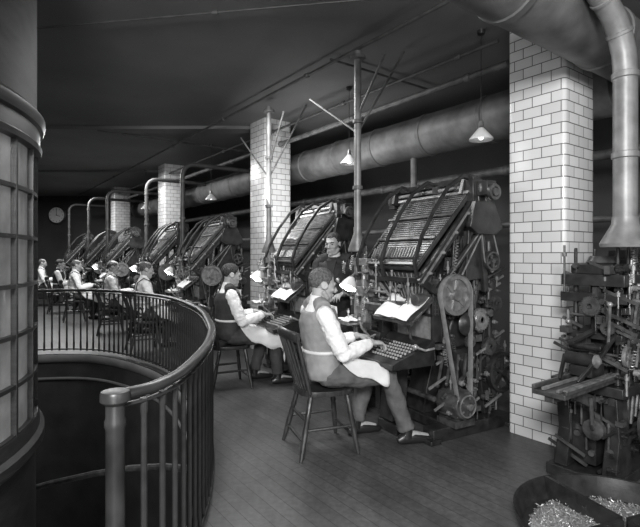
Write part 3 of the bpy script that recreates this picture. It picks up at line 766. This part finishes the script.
def person(label, loc, heading, J, vox=.006, vest=None, apron=0, trouser='trouser', hair='hair', pitch=-14, yaw=0, group=None, suspenders=False, sleeve='shirt', balding=False):
    R = root('person', loc, heading, label, 'person', group)
    P = V(J['pelvis']); N = V(J['neck']); up = N - P
    fr = [(-.10, .140, .105), (0.02, .160, .118), (.18, .150, .110), (.35, .135, .100), (.55, .150, .108), (.75, .165, .108), (.90, .145, .085), (1.0, .075, .060)]
    def torso(mb, g):
        pts = []; rs = []
        for t, a, c in fr:
            pts.append(P + up * t); rs.append((a + g, c + g))
        mb.tube(pts, rs, 26)
    HT = Matrix.Translation(V(J['head'])) @ Matrix.Rotation(rad(yaw), 4, 'Z') @ Matrix.Rotation(rad(pitch), 4, 'X')
    def limb(mb, ps, rs):
        mb.tube(ps, rs, 14)
        for p, r in zip(ps, rs): mb.ell(p, (r, r, r), 12)
    def mid(a, c, t): return V(a).lerp(V(c), t)
    b = MB(); torso(b, -.006)
    hc = V(J['head'])
    b.tube([N - up * .06, N + (hc - N) * .25, hc + V((0, -.02, -.03))], [.062, .054, .052], 16)
    head(b, HT)
    for s in ('l', 'r'):
        S, El, W = [V(J[k + s]) for k in ('sh', 'el', 'wr')]; H, K, A_ = [V(J[k + s]) for k in ('hip', 'kn', 'an')]
        limb(b, [S, mid(S, El, .4), El, mid(El, W, .3), W], [.050, .045, .036, .036, .026])
        sd = 1 if s == 'r' else -1
        fw = J.get('hd' + s) or (W - El)
        hand(b, W, fw, J.get('pn' + s, (0, 0, -1)), sd, J.get('curl', 1.0))
        limb(b, [H, mid(H, K, .5), K, mid(K, A_, .3), A_], [.083, .068, .052, .052, .036])
        ft = V(J['ft' + s])
        b.tube([A_ + V((0, 0, -.02)) - ft * .03, A_ + ft * .08 + V((0, 0, -.045)), A_ + ft * .17 + V((0, 0, -.058))], [.036, .034, .022], 12)
    voxel(b, 'body', vox, M['skin'], R, 3)
    b = MB(); torso(b, .002 if vest else .010)
    b.tube([N - up * .03, N + (hc - N) * .18], [.066, .060], 18)
    for s in ('l', 'r'):
        S, El, W = [V(J[k + s]) for k in ('sh', 'el', 'wr')]
        limb(b, [S, mid(S, El, .35), mid(S, El, .8), El, mid(El, W, .35), mid(El, W, .8)], [.062, .062, .059, .053, .053, .044])
        b.tube([mid(El, W, .78), mid(El, W, .93)], [.038, .034], 14)
        for t_ in (.45, .62, .78, .9):
            c_ = mid(S, El, t_); b.ring(c_, El - S + V((.02, .03 * math.sin(t_ * 20), 0)), .053, .009, 16, 6)
    sh = voxel(b, 'shirt', max(vox, .007), M[sleeve], R, 3, .020, scale=.045)
    if vest:
        b = MB(); pts = []; rs = []
        for t, a, c in fr[:-1]:
            pts.append(P + up * min(t, .95)); rs.append((a + .027, c + .030))
        b.tube(pts, rs, 26)
        for s in ('l', 'r'):
            S = V(J['sh' + s]); b.tube([S + (N - S) * .18 + V((0, 0, .028)), N + (S - N) * .35 + V((0, 0, .035))], [.060, .054], 12)
        voxel(b, 'waistcoat', max(vox, .009), M[vest], R, 3, .010)
        b = MB()
        q = P + up * .95 + V((0, .112, .0)); q2 = P + up * .55 + V((0, .140, 0))
        b.add([q + V((-.06, 0, 0)), q + V((.06, 0, 0)), q2, q + V((-.06, .012, 0)), q + V((.06, .012, 0)), q2 + V((0, .012, 0))], [(0, 1, 2), (3, 4, 5), (0, 1, 4, 3), (1, 2, 5, 4), (2, 0, 3, 5)])
        fin(b, 'shirt_front', M[sleeve], sh)
    if suspenders:
        for x in (-1, 1):
            b = MB()
            b.tube([P + up * .2 + V((x * .08, -.125, 0)), P + up * .6 + V((x * .06, -.132, 0)), P + up * .88 + V((x * .085, -.104, .01)), P + up * 1.0 + V((x * .10, -.02, .014)), P + up * .88 + V((x * .095, .108, .01)), P + up * .55 + V((x * .085, .128, 0)), P + up * .2 + V((x * .09, .125, 0))], [(.015, .007)] * 7, 8, side=(1, 0, 0))
            fin(b, 'suspender', M['trouser_dark'], R, smooth=60)
    b = MB(); c = N + (hc - N) * .22
    b.lathe([(.058, -.012), (.064, -.01), (.060, .022), (.054, .022)], c, (hc - N) + V((0, 0, .06)), 22, caps=False); fin(b, 'collar', M['shirt'], sh)
    b = MB(); b.tube([P + up * -.12, P + up * .02, P + up * .2], [(.146, .116), (.172, .132), (.160, .122)], 26)
    for s in ('l', 'r'):
        H, K, A_ = [V(J[k + s]) for k in ('hip', 'kn', 'an')]
        limb(b, [H, mid(H, K, .5), K, mid(K, A_, .35), mid(K, A_, .8)], [.100, .086, .070, .068, .060])
        b.tube([mid(K, A_, .75), mid(K, A_, .97)], [.062, .064], 16)
    voxel(b, 'trousers', max(vox, .009), M[trouser], R, 4, .02)
    for s in ('l', 'r'):
        A_ = V(J['an' + s]); ft = V(J['ft' + s]).normalized(); g = V((A_.x, A_.y, 0)); b = MB()
        lat = V((ft.y, -ft.x, 0))
        b.tube([g - ft * .07 + V((0, 0, .03)), g - ft * .03 + V((0, 0, .045)), g + ft * .05 + V((0, 0, .045)), g + ft * .12 + V((0, 0, .034)), g + ft * .19 + V((0, 0, .026)), g + ft * .215 + V((0, 0, .022))],
               [(.024, .024), (.038, .043), (.042, .045), (.047, .034), (.036, .024), (.015, .014)], 16, side=lat)
        b.tube([g + V((0, 0, .05)), g + V((0, 0, .13))], [.045, .042], 14)
        fin(b, 'shoe', M['shoe'], R, smooth=60)
    b = MB(); n = 56; m_ = 30; vs = []; rh = random.Random(5)
    for i in range(m_ + 1):
        ph = math.pi * .78 * i / m_
        for k in range(n):
            th = 2 * math.pi * k / n
            g = 1 + .018 * math.sin(9 * th + 3 * ph) * math.sin(ph) + rh.uniform(-.012, .012)
            part = -.006 * math.exp(-((math.cos(th) * math.sin(ph) - .45) / .08) ** 2) if math.sin(th) > -.3 else 0
            vs.append(V((math.sin(ph) * math.cos(th) * (.0765 + part) * g, -.013 + math.sin(ph) * math.sin(th) * .097 * g, .037 + math.cos(ph) * (.086 + part) * g)))
    fs = []
    for i in range(m_):
        for k in range(n):
            idx = (i * n + k, i * n + (k + 1) % n, (i + 1) * n + (k + 1) % n, (i + 1) * n + k)
            cc = (vs[idx[0]] + vs[idx[2]]) / 2; jit = rh.uniform(-.005, .005)
            if cc.y < -.05: zmin = -.035
            elif cc.y < -.028: zmin = -.03 + (cc.y + .05) * 1.8
            elif cc.y < .004: zmin = .022
            elif cc.y < .028: zmin = -.004
            elif cc.y < .05: zmin = .03 + (cc.y - .028) * 1.6
            else: zmin = .070 + .008 * abs(cc.x) / .05
            if balding and cc.z > .088 and cc.y > -.06: continue
            if balding and cc.y > .045: continue
            if cc.z > zmin + jit: fs.append(idx)
    b.M = HT; b.add(vs, fs); o = fin(b, 'hair', M[hair], R, smooth=180)
    so = o.modifiers.new('s', 'SOLIDIFY'); so.thickness = .010; so.offset = -1
    for x in (-.029, .029):
        b = MB(); b.M = HT; b.ell((x, .0875, .004), (.011, .006, .006), 10); fin(b, 'eye', M['eye'], R)
    for x in (-1, 1):
        b = MB(); b.M = HT; b.tube([(x * .014, .107, .022), (x * .032, .098, .027), (x * .048, .082, .022)], [.004, .0045, .003], 6); fin(b, 'eyebrow', M[hair], R)
    if apron:
        b = MB(); rows_ = []
        kl, kr = V(J['knl']), V(J['knr']); hl, hr = V(J['hipl']), V(J['hipr'])
        NA = 9; NF = 5
        def section(t, hang, lift=0.0):
            cl = hl.lerp(kl, t); cr = hr.lerp(kr, t); r = .122 - .03 * t; out = []
            out.append(V((cl.x - r - .004, cl.y, cl.z - hang)))
            for j in range(NA): a = rad(180 - 100 * j / (NA - 1)); out.append(V((cl.x + r * math.cos(a), cl.y, cl.z + r * math.sin(a) + lift)))
            for j in range(1, NF):
                f = j / NF; a = rad(80); pl = V((cl.x + r * math.cos(a), cl.y, cl.z + r * math.sin(a))); pr = V((cr.x - r * math.cos(a), cr.y, cr.z + r * math.sin(a)))
                out.append(pl.lerp(pr, f) + V((0, 0, lift - .035 * math.sin(math.pi * f))))
            for j in range(NA): a = rad(100 - 100 * j / (NA - 1)); out.append(V((cr.x + r * math.cos(a), cr.y, cr.z + r * math.sin(a) + lift)))
            out.append(V((cr.x + r + .004, cr.y, cr.z - hang)))
            return out
        n0 = len(section(0, .02)); secs = []
        for zz, yy, wd in ((.28, .128, .15), (.20, .150, .17), (.13, .165, .19)):
            secs.append([V((wd * (-1 + 2 * i / (n0 - 1)), P.y + yy - .10 * abs(-1 + 2 * i / (n0 - 1)) ** 2.2, P.z + zz - .05 * abs(-1 + 2 * i / (n0 - 1)) ** 2)) for i in range(n0)])
        hg = .02 if apron == 1 else .08
        for t in ((.38, .52, .68, .82, .92) if apron == 1 else (.38, .52, .68, .84, .97, 1.06)): secs.append(section(t, hg + .035 * math.sin(t * 9)))
        last = secs[-1]
        if apron == 2:
            for dz, dy in ((-.05, .05), (-.13, .06), (-.20, .05)): secs.append([V((p.x, p.y + dy + .008 * math.sin(i * 1.7), min(p.z, last[n0 // 2].z + .05) + dz)) for i, p in enumerate(last)])
        for si, s_ in enumerate(secs): rows_ += [p + V((0, 0, .005 * math.sin(i * 2.3 + si * 1.3))) for i, p in enumerate(s_)]
        fs = [(j * n0 + i, j * n0 + i + 1, (j + 1) * n0 + i + 1, (j + 1) * n0 + i) for j in range(len(secs) - 1) for i in range(n0 - 1)]
        b.add(rows_, fs); o = fin(b, 'apron', M['apron'], R, smooth=180)
        ss = o.modifiers.new('ss', 'SUBSURF'); ss.levels = 1; ss.render_levels = 1; so = o.modifiers.new('s', 'SOLIDIFY'); so.thickness = .006; so.offset = 1
        b = MB(); b.tube([P + up * .30 + V((.165 * math.cos(a), .130 * math.sin(a), 0)) for a in [2 * math.pi * k / 28 for k in range(28)]], [(.012, .012)] * 28, 8, closed=True, side=(0, 0, 1)); fin(b, 'apron_string', M['apron'], o)
    return R

SEAT = dict(pelvis=(0, 0, .56), neck=(0, -.035, 1.04), head=(0, .0, 1.172),
            shl=(-.175, -.045, .975), shr=(.175, -.045, .975), ell=(-.225, .075, .70), elr=(.225, .075, .70),
            wrl=(-.13, .335, .765), wrr=(.13, .335, .755), hdl=(.15, 1, -.12), hdr=(-.15, 1, -.12),
            hipl=(-.095, .03, .545), hipr=(.095, .03, .545), knl=(-.13, .43, .50), knr=(.14, .46, .50),
            anl=(-.14, .33, .10), anr=(.17, .60, .10), ftl=(0, 1, 0), ftr=(.1, 1, 0), seated=True)
def heading(fx, fy): return math.atan2(fy, fx) - math.pi / 2

h1 = heading(.94, .34)
person('man in white shirt, grey waistcoat and short apron typing, seated', (.015, 3.48, 0), h1, SEAT, vox=.0046, vest='vestlight', apron=1, pitch=-12, yaw=0, hair='hairgrey')
J2 = dict(SEAT); J2.update(neck=(0, -.01, 1.045), head=(0, .025, 1.18), shl=(-.175, -.02, .975), shr=(.175, -.02, .975), anr=(.15, .50, .10), elr=(.225, .08, .70), wrr=(.14, .345, .76))
h2 = heading(.90, .44)
p2 = person('seated man in dark waistcoat, white sleeves and long apron at keyboard', (-.97, 5.10, 0), h2, J2, vox=.0065, vest='vest', apron=2, trouser='trouser_dark', pitch=-12, group='seated operators')
ch = build_chair(); ch.location = (.015, 3.48, 0); ch.rotation_euler[2] = h1
copy_tree(ch, (-.97, 5.10, 0), h2)
men = [(-2.56, 7.0), (-3.71, 8.55), (-5.2, 10.2), (-6.36, 11.7), (-7.66, 13.2)]
p3 = person('seated balding man in plain white shirt and suspenders at keyboard', (men[0][0], men[0][1], 0), h2 + rad(5), J2, vox=.010, apron=2, suspenders=True, trouser='trouser_dark', pitch=-16, group='seated operators', hair='hairgrey', balding=True)
copy_tree(ch, (men[0][0], men[0][1], 0), h2 + rad(5))
for k, (x, y) in enumerate(men):
    if k == 0: continue
    a = h2 + rad((5, -4, 3, -3, 0)[k])
    copy_tree(p2 if k == 3 else p3, (x, y, 0), a); copy_tree(ch, (x, y, 0), a)
STAND = dict(pelvis=(0, 0, .87), neck=(0, .05, 1.36), head=(0, .10, 1.505), shl=(-.185, .03, 1.30), shr=(.185, .03, 1.30), ell=(-.23, .05, 1.03), elr=(.23, .05, 1.03),
             wrl=(-.15, .27, 1.0), wrr=(.15, .27, 1.0), hipl=(-.09, 0, .84), hipr=(.09, 0, .84), knl=(-.1, .03, .46), knr=(.1, .03, .46), anl=(-.11, 0, .09), anr=(.11, 0, .09), ftl=(-.15, 1, 0), ftr=(.15, 1, 0), seated=False)
person('man in dark working clothes standing between two machines', (.17, 5.06, 0), heading(-.35, -1), STAND, vox=.007, vest='vest', trouser='trouser_dark', pitch=-8, yaw=-8, sleeve='vest')

# ------------------------------------------------------------ pendant lamps
def pendant(x, y, z, lab='conical white enamel pendant lamp on a thin cord'):
    R = root('pendant_lamp', (x, y, z), 0, lab, 'lamp', 'pendant lamps')
    b = MB(); b.cyl((0, 0, .1), (0, 0, CEIL - z), .003, n=6); b.lathe([(.03, CEIL - z - .03), (.035, CEIL - z)], (0, 0, 0), n=14); fin(b, 'cord', M['iron'], R)
    b = MB(); b.lathe([(.016, .12), (.022, .10), (.022, .06), (.03, .045)], (0, 0, 0), n=14); fin(b, 'socket', M['brass'], R)
    b = MB(); b.lathe([(.022, .06), (.04, .04), (.100, -.03), (.103, -.045), (.098, -.043), (.03, .035)], (0, 0, 0), n=28, caps=False); fin(b, 'lamp_shade', M['white'], R)
    b = MB(); b.ell((0, 0, -.01), (.025, .025, .035), 12); fin(b, 'bulb', M['bulb'], R)
pendant(1.41, 4.2, 2.44); pendant(.34, 5.6, 2.50); pendant(-1.93, 8.5, 2.42); pendant(-4.0, 11.0, 2.5)

# ------------------------------------------------------------ wall clock
R = root('wall_clock', (-8.63, 15.79, 2.72), 0, 'round wall clock with pale dial', 'clock')
b = MB(); b.lathe([(.27, 0), (.30, .02), (.30, .05), (.25, .07)], (0, 0, 0), (0, -1, 0), 36); fin(b, 'case', M['wood'], R)
b = MB(); b.lathe([(.25, .071), (.25, .075)], (0, 0, 0), (0, -1, 0), 36); fin(b, 'dial', M['clock'], R)
b = MB(); b.box((-.006, -.085, -.02), (.006, -.08, .2)); b.box((-.02, -.085, -.008), (.13, -.08, .008), (0, 20, 0), (0, 0, 0)); fin(b, 'hands', M['iron'], R)
b = MB()
for k in range(12):
    a = rad(30 * k); b.box((-.006 + .21 * math.sin(a), -.08, -.02 + .21 * math.cos(a)), (.006 + .21 * math.sin(a), -.077, .02 + .21 * math.cos(a)))
fin(b, 'hour_marks', M['iron'], R, kind='stuff')

# ------------------------------------------------------------ near casting machine beside the pillar
ROT0 = math.atan2(E.y, E.x)
K = root('casting_machine', (1.82, 3.02, 0), ROT0, 'intricate black iron casting machine with levers and delivery table', 'casting machine')
A = lambda mb, nm, m, bev=0.0, kind=None, par=None: fin(mb, nm, M[m], par or K, bevel=bev, kind=kind)
b = MB()
b.box((-.28, -.14, 0), (.6, .26, .07))
for y0, y1 in ((.14, .22), (-.14, -.06)):
    b.prism([(-.26, .07), (-.20, .3), (-.24, .55), (-.10, .55), (-.06, .3), (-.02, .07)], y0, y1, 'y')
    b.prism([(.3, .07), (.36, .3), (.32, .6), (.5, .6), (.5, .3), (.56, .07)], y0, y1, 'y')
b.box((-.26, -.18, .56), (.6, .24, .62)); b.box((-.18, .0, .1), (.36, .16, .56))
A(b, 'base_frame', 'iron', .006)
b = MB()
for x, y in ((-.18, .12), (-.18, -.12), (-.09, -.14), (.0, -.14), (.06, -.15), (.12, .14), (.14, -.14), (.22, -.15), (.30, -.12), (.42, .1)):
    b.lathe([(.024, .62), (.018, .66), (.015, .9), (.022, .92), (.022, .96), (.015, .98), (.015, 1.26), (.028, 1.28), (.028, 1.32), (.010, 1.33), (.010, 1.43)], (x, y, 0), n=14)
b.box((-.24, -.18, 1.20), (.5, .18, 1.27)); b.box((-.22, -.16, .88), (.5, .16, .92)); b.box((-.20, -.10, 1.27), (.2, .12, 1.33)); b.box((-.12, -.04, .62), (.0, .06, 1.2)); b.box((.18, -.06, .62), (.30, .1, 1.36)); b.box((.32, -.14, 1.27), (.5, .14, 1.42))
b.box((-.235, -.19, 1.10), (-.20, .19, 1.16)); b.box((-.22, -.18, 1.04), (.5, -.16, 1.08)); b.box((-.16, .0, .92), (.5, .04, 1.2))
A(b, 'upright_frame', 'iron', .004)
b = MB()
b.box((-.80, -.12, .64), (.5, .06, .665)); b.box((-.80, -.13, .665), (.5, -.115, .69)); b.box((-.80, .045, .665), (.5, .06, .69)); b.box((-.78, -.05, .605), (-.2, .0, .64)); b.prism([(-.66, .64), (-.24, .46), (-.24, .54), (-.50, .64)], -.03, .0, 'y')
tb = A(b, 'delivery_table', 'iron2', .003)
b = MB(); b.box((-.80, -.132, .685), (.5, -.112, .694)); b.box((-.78, -.08, .666), (-.1, -.065, .68)); b.box((-.78, .0, .666), (-.1, .015, .68)); A(b, 'table_guide', 'slat', par=tb)
for c, ax, r_, t in (((-.24, .0, 1.08), (1, 0, 0), .06, 26), ((-.26, -.1, .96), (1, 0, 0), .04, 18), ((-.05, -.20, 1.06), (0, 1, 0), .055, 28), ((.20, -.19, 1.12), (0, 1, 0), .05, 24)):
    b = MB(); b.gear(c, ax, r_, .03, t); A(b, 'gear', 'iron2')
b = MB(); b.wheel((-.20, -.18, .80), (0, 1, 0), .06, .02, 5, .010, .016); A(b, 'hand_wheel', 'slat')
b = MB(); b.wheel((.12, -.18, .36), (0, 1, 0), .14, .035, 5, .02, .03); A(b, 'drive_wheel', 'iron2')
b = MB()
b.cyl((-.42, -.1, .79), (-.42, .06, .79), .036, n=20); b.cyl((-.34, -.10, .85), (-.34, .08, .85), .018)
b.bar((-.50, .0, .89), (-.2, .0, .93), .04, .015, (0, 1, 0)); b.bar((-.54, -.06, .68), (-.42, -.11, .80), .015, .025, (0, 1, 0)); b.bar((-.54, .04, .68), (-.42, .07, .80), .015, .025, (0, 1, 0)); b.bar((-.42, -.11, .79), (-.2, -.12, .92), .015, .025, (0, 1, 0))
b.box((-.42, -.08, .69), (-.26, .04, .75)); b.box((-.38, -.06, .75), (-.30, .03, .80))
ra = A(b, 'roller_assembly', 'iron', .002)
b = MB(); b.lathe([(.038, 0), (.038, .012), (.03, .016), (.012, .03)], (-.42, -.10, .79), (0, -1, 0), 22); A(b, 'roller_end_cap', 'slat', par=ra)
for k in range(10):
    x = -.2 + k * .05; b = MB(); b.bar((x, -.17, .72 + .02 * (k % 3)), (x + .02, -.21, 1.18), .008, .012); b.ell((x + .02, -.21, 1.19 + .02 * (k % 2)), (.012,) * 3, 8); A(b, 'lever', 'slat' if k % 2 else 'iron2')
for pts, e in (([(-.26, -.1, .86), (-.34, -.14, .99), (-.38, -.16, 1.10)], (-.38, -.16, 1.11)), ([(-.2, .14, 1.0), (-.32, .1, 1.05), (-.36, .08, 1.0)], (-.36, .08, .99))):
    b = MB(); b.tube(pts, .008, 8); b.ell(e, (.016,) * 3, 10); A(b, 'crank_handle', 'slat')
b = MB()
for k in range(5): b.cyl((-.14 + k * .07, -.12, .3 + .03 * k), (-.1 + k * .07, -.12, .56), .012, n=8)
for z in (.74, .80, 1.02, 1.14): b.cyl((-.22, -.13, z), (.5, -.13, z), .008, n=8); b.cyl((-.22, -.13, z), (-.22, .14, z), .008, n=8)
A(b, 'tie_rods', 'iron2', kind='stuff')
b = MB(); b.lathe([(.10, .60), (.13, .66), (.13, .80), (.11, .84)], (.08, .0, 0), n=22); A(b, 'melting_pot', 'iron', .003)
b = MB(); b.lathe([(.06, 1.32), (.09, 1.34), (.07, 1.38), (.05, 1.38)], (-.1, .0, 0), n=20); A(b, 'pot_lid', 'iron2')
b = MB(); b.lathe([(.03, 0), (.06, .01), (.06, .05), (.03, .06)], (-.22, -.02, .35), (-1, 0, 0), 18); b.tube([(-.27, -.02, .35), (-.32, -.04, .40), (-.34, -.04, .56)], .012, 8); A(b, 'pump', 'iron2')
b = MB()
b.box((-.06, -.26, .76), (.3, -.22, .90)); b.box((-.02, -.262, .78), (.26, -.258, .88))
for k in range(6): b.box((-.04 + k * .055, -.275, .91), (-.02 + k * .055, -.235, .97))
A(b, 'matrix_case', 'iron2', .003)
A(fittings(21, 120, ((-.24, .5), (-.20, -.08), (.62, 1.36)), ('rodz', 'bossf', 'blk', 'rodz', 'rodx')), 'front_fittings', 'iron', kind='stuff')
A(fittings(22, 50, ((-.25, .5), (-.22, -.14), (.62, 1.36)), ('rodz', 'bossf', 'rodz', 'spring')), 'bright_fittings', 'slat', kind='stuff')
A(fittings(23, 70, ((-.27, -.18), (-.18, .18), (.1, 1.34)), ('rodz', 'boss', 'blk', 'rody')), 'end_fittings', 'iron2', kind='stuff')
A(fittings(24, 50, ((-.26, .4), (-.14, -.04), (.1, .56)), ('rodz', 'bossf', 'blk', 'rodx')), 'lower_fittings', 'iron', kind='stuff')

hx, hy = 1.73, 2.72
R = root('fume_hood_pipe', (hx, hy, 0), 0, 'vertical galvanised fume pipe with conical hood above casting machine', 'exhaust pipe')
EL = [V((0, 0, 1.50)), V((0, 0, 2.42))]
for a in (15, 30, 45, 60): EL.append(V((0, 0, 2.42)) + V((-.88, -.47, 0)) * (.42 - .42 * math.cos(rad(a))) + V((0, 0, .42 * math.sin(rad(a)))))
EL.append(EL[-1] + (V((-.88, -.47, 0)) * .866 + V((0, 0, .5))) * .35); EL.append(EL[-1] + V((-.22, -.12, .22))); EL.append(V((EL[-1].x - .08, EL[-1].y - .05, 3.345)))
b = MB(); b.tube(EL, .062, 20); fin(b, 'pipe', M['galv'], R, smooth=60)
b = MB(); b.lathe([(.125, 1.43), (.13, 1.45), (.07, 1.56), (.066, 1.60)], (0, 0, 0), n=28, caps=False); fin(b, 'hood', M['galv'], R)
for z in (1.95, 2.40):
    b = MB(); b.lathe([(.062, z - .02), (.070, z - .015), (.070, z + .015), (.062, z + .02)], (0, 0, 0), n=20, caps=False); fin(b, 'seam_collar', M['galv'], R)
for k in (3, 5):
    b = MB(); dd = (EL[k + 1] - EL[k - 1]).normalized(); b.lathe([(.062, -.012), (.069, -.008), (.069, .008), (.062, .012)], EL[k], dd, n=20, caps=False); fin(b, 'seam_collar', M['galv'], R)

# ------------------------------------------------------------ round tray with scrap metal
TX, TY = 1.45, 2.28
T = root('scrap_tray', (TX, TY, 0), 0, 'low round dark iron tray with dividers holding metal shavings', 'tray')
b = MB(); b.lathe([(.45, 0), (.485, .12), (.495, .125), (.495, .11), (.485, .10), (.465, .015), (.45, .0)], (0, 0, 0), n=48, caps=False); b.lathe([(.45, .0), (.455, .015)], (0, 0, 0), n=48); fin(b, 'pan', M['iron'], T)
for a in (110, 200, 20, 290):
    b = MB(); d = V((math.cos(rad(a)), math.sin(rad(a)), 0)); b.bar(d * .02 + V((0, 0, .07)), d * .478 + V((0, 0, .07)), .02, .12, side=(-d.y, d.x, 0)); fin(b, 'divider', M['iron'], T)
b = MB()
for k in range(2400):
    a = random.uniform(0, 2 * math.pi); r = .42 * math.sqrt(random.random()); x, y = r * math.cos(a), r * math.sin(a)
    z = .025 + .022 * (1 - (r / .44) ** 2) + random.uniform(-.008, .010)
    l = random.uniform(.006, .020); e = Euler((random.uniform(-1, 1), random.uniform(-1, 1), random.uniform(0, 3)))
    dd = e.to_matrix() @ V((l, 0, 0)); b.bar(V((x, y, z)) - dd / 2, V((x, y, z)) + dd / 2, .005, .003, e.to_matrix() @ V((0, 1, 0)))
b.lathe([(.42, .016), (.41, .024), (.3, .032), (.01, .038)], (0, 0, 0), n=32)
fin(b, 'metal_shavings', M['scrap'], None, loc=(TX, TY, 0), smooth=0, label='bright metal shavings heaped in the round tray', cat='metal scrap', kind='stuff')

# ------------------------------------------------------------ lights
def area(name, loc, target, size, energy, sy=None):
    l = bpy.data.lights.new(name, 'AREA'); l.energy = energy; l.size = size
    if sy: l.shape = 'RECTANGLE'; l.size_y = sy
    o = bpy.data.objects.new(name, l); COL.objects.link(o); o.location = loc
    o.rotation_euler = (V(target) - V(loc)).to_track_quat('-Z', 'Y').to_euler()
area('key_light', (-.3, -1.2, 2.6), (1.0, 4.2, .9), .8, 240)
area('fill_light', (2.6, -.8, 2.4), (1.5, 4.5, 1.0), 1.6, 50)
area('ceiling_wash', (0, -1.8, .5), (-.6, 5.0, 3.3), 1.5, 50)
area('aisle_fill', (-.9, 5.0, 3.2), (-.9, 5.0, 0), 1.2, 75)  # unseen overhead fill added along the aisle to brighten the row
area('aisle_fill', (-4.0, 8.8, 3.2), (-4.0, 8.8, 0), 1.4, 140)
area('aisle_fill', (-6.8, 12.2, 3.2), (-6.8, 12.2, 0), 1.4, 130)
area('stairwell_light', (-4.2, 3.8, 3.2), (-3.0, 4.6, 0), .8, 25)
area('duct_light', (-.6, 6.0, 1.9), (1.6, 7.0, 2.8), 1.0, 24)
w = bpy.data.worlds.new('world'); scene.world = w; w.use_nodes = True
w.node_tree.nodes['Background'].inputs['Color'].default_value = (.5, .5, .5, 1); w.node_tree.nodes['Background'].inputs['Strength'].default_value = .1

cam = bpy.data.cameras.new('camera'); co = bpy.data.objects.new('camera', cam); COL.objects.link(co)
co.location = (0, 0, 1.38); co.rotation_euler = (math.pi / 2, 0, 0); cam.lens = 27; cam.sensor_width = 36; cam.shift_y = -7.5 / 640; cam.clip_start = .05
scene.camera = co
scene.view_settings.view_transform = 'Standard'
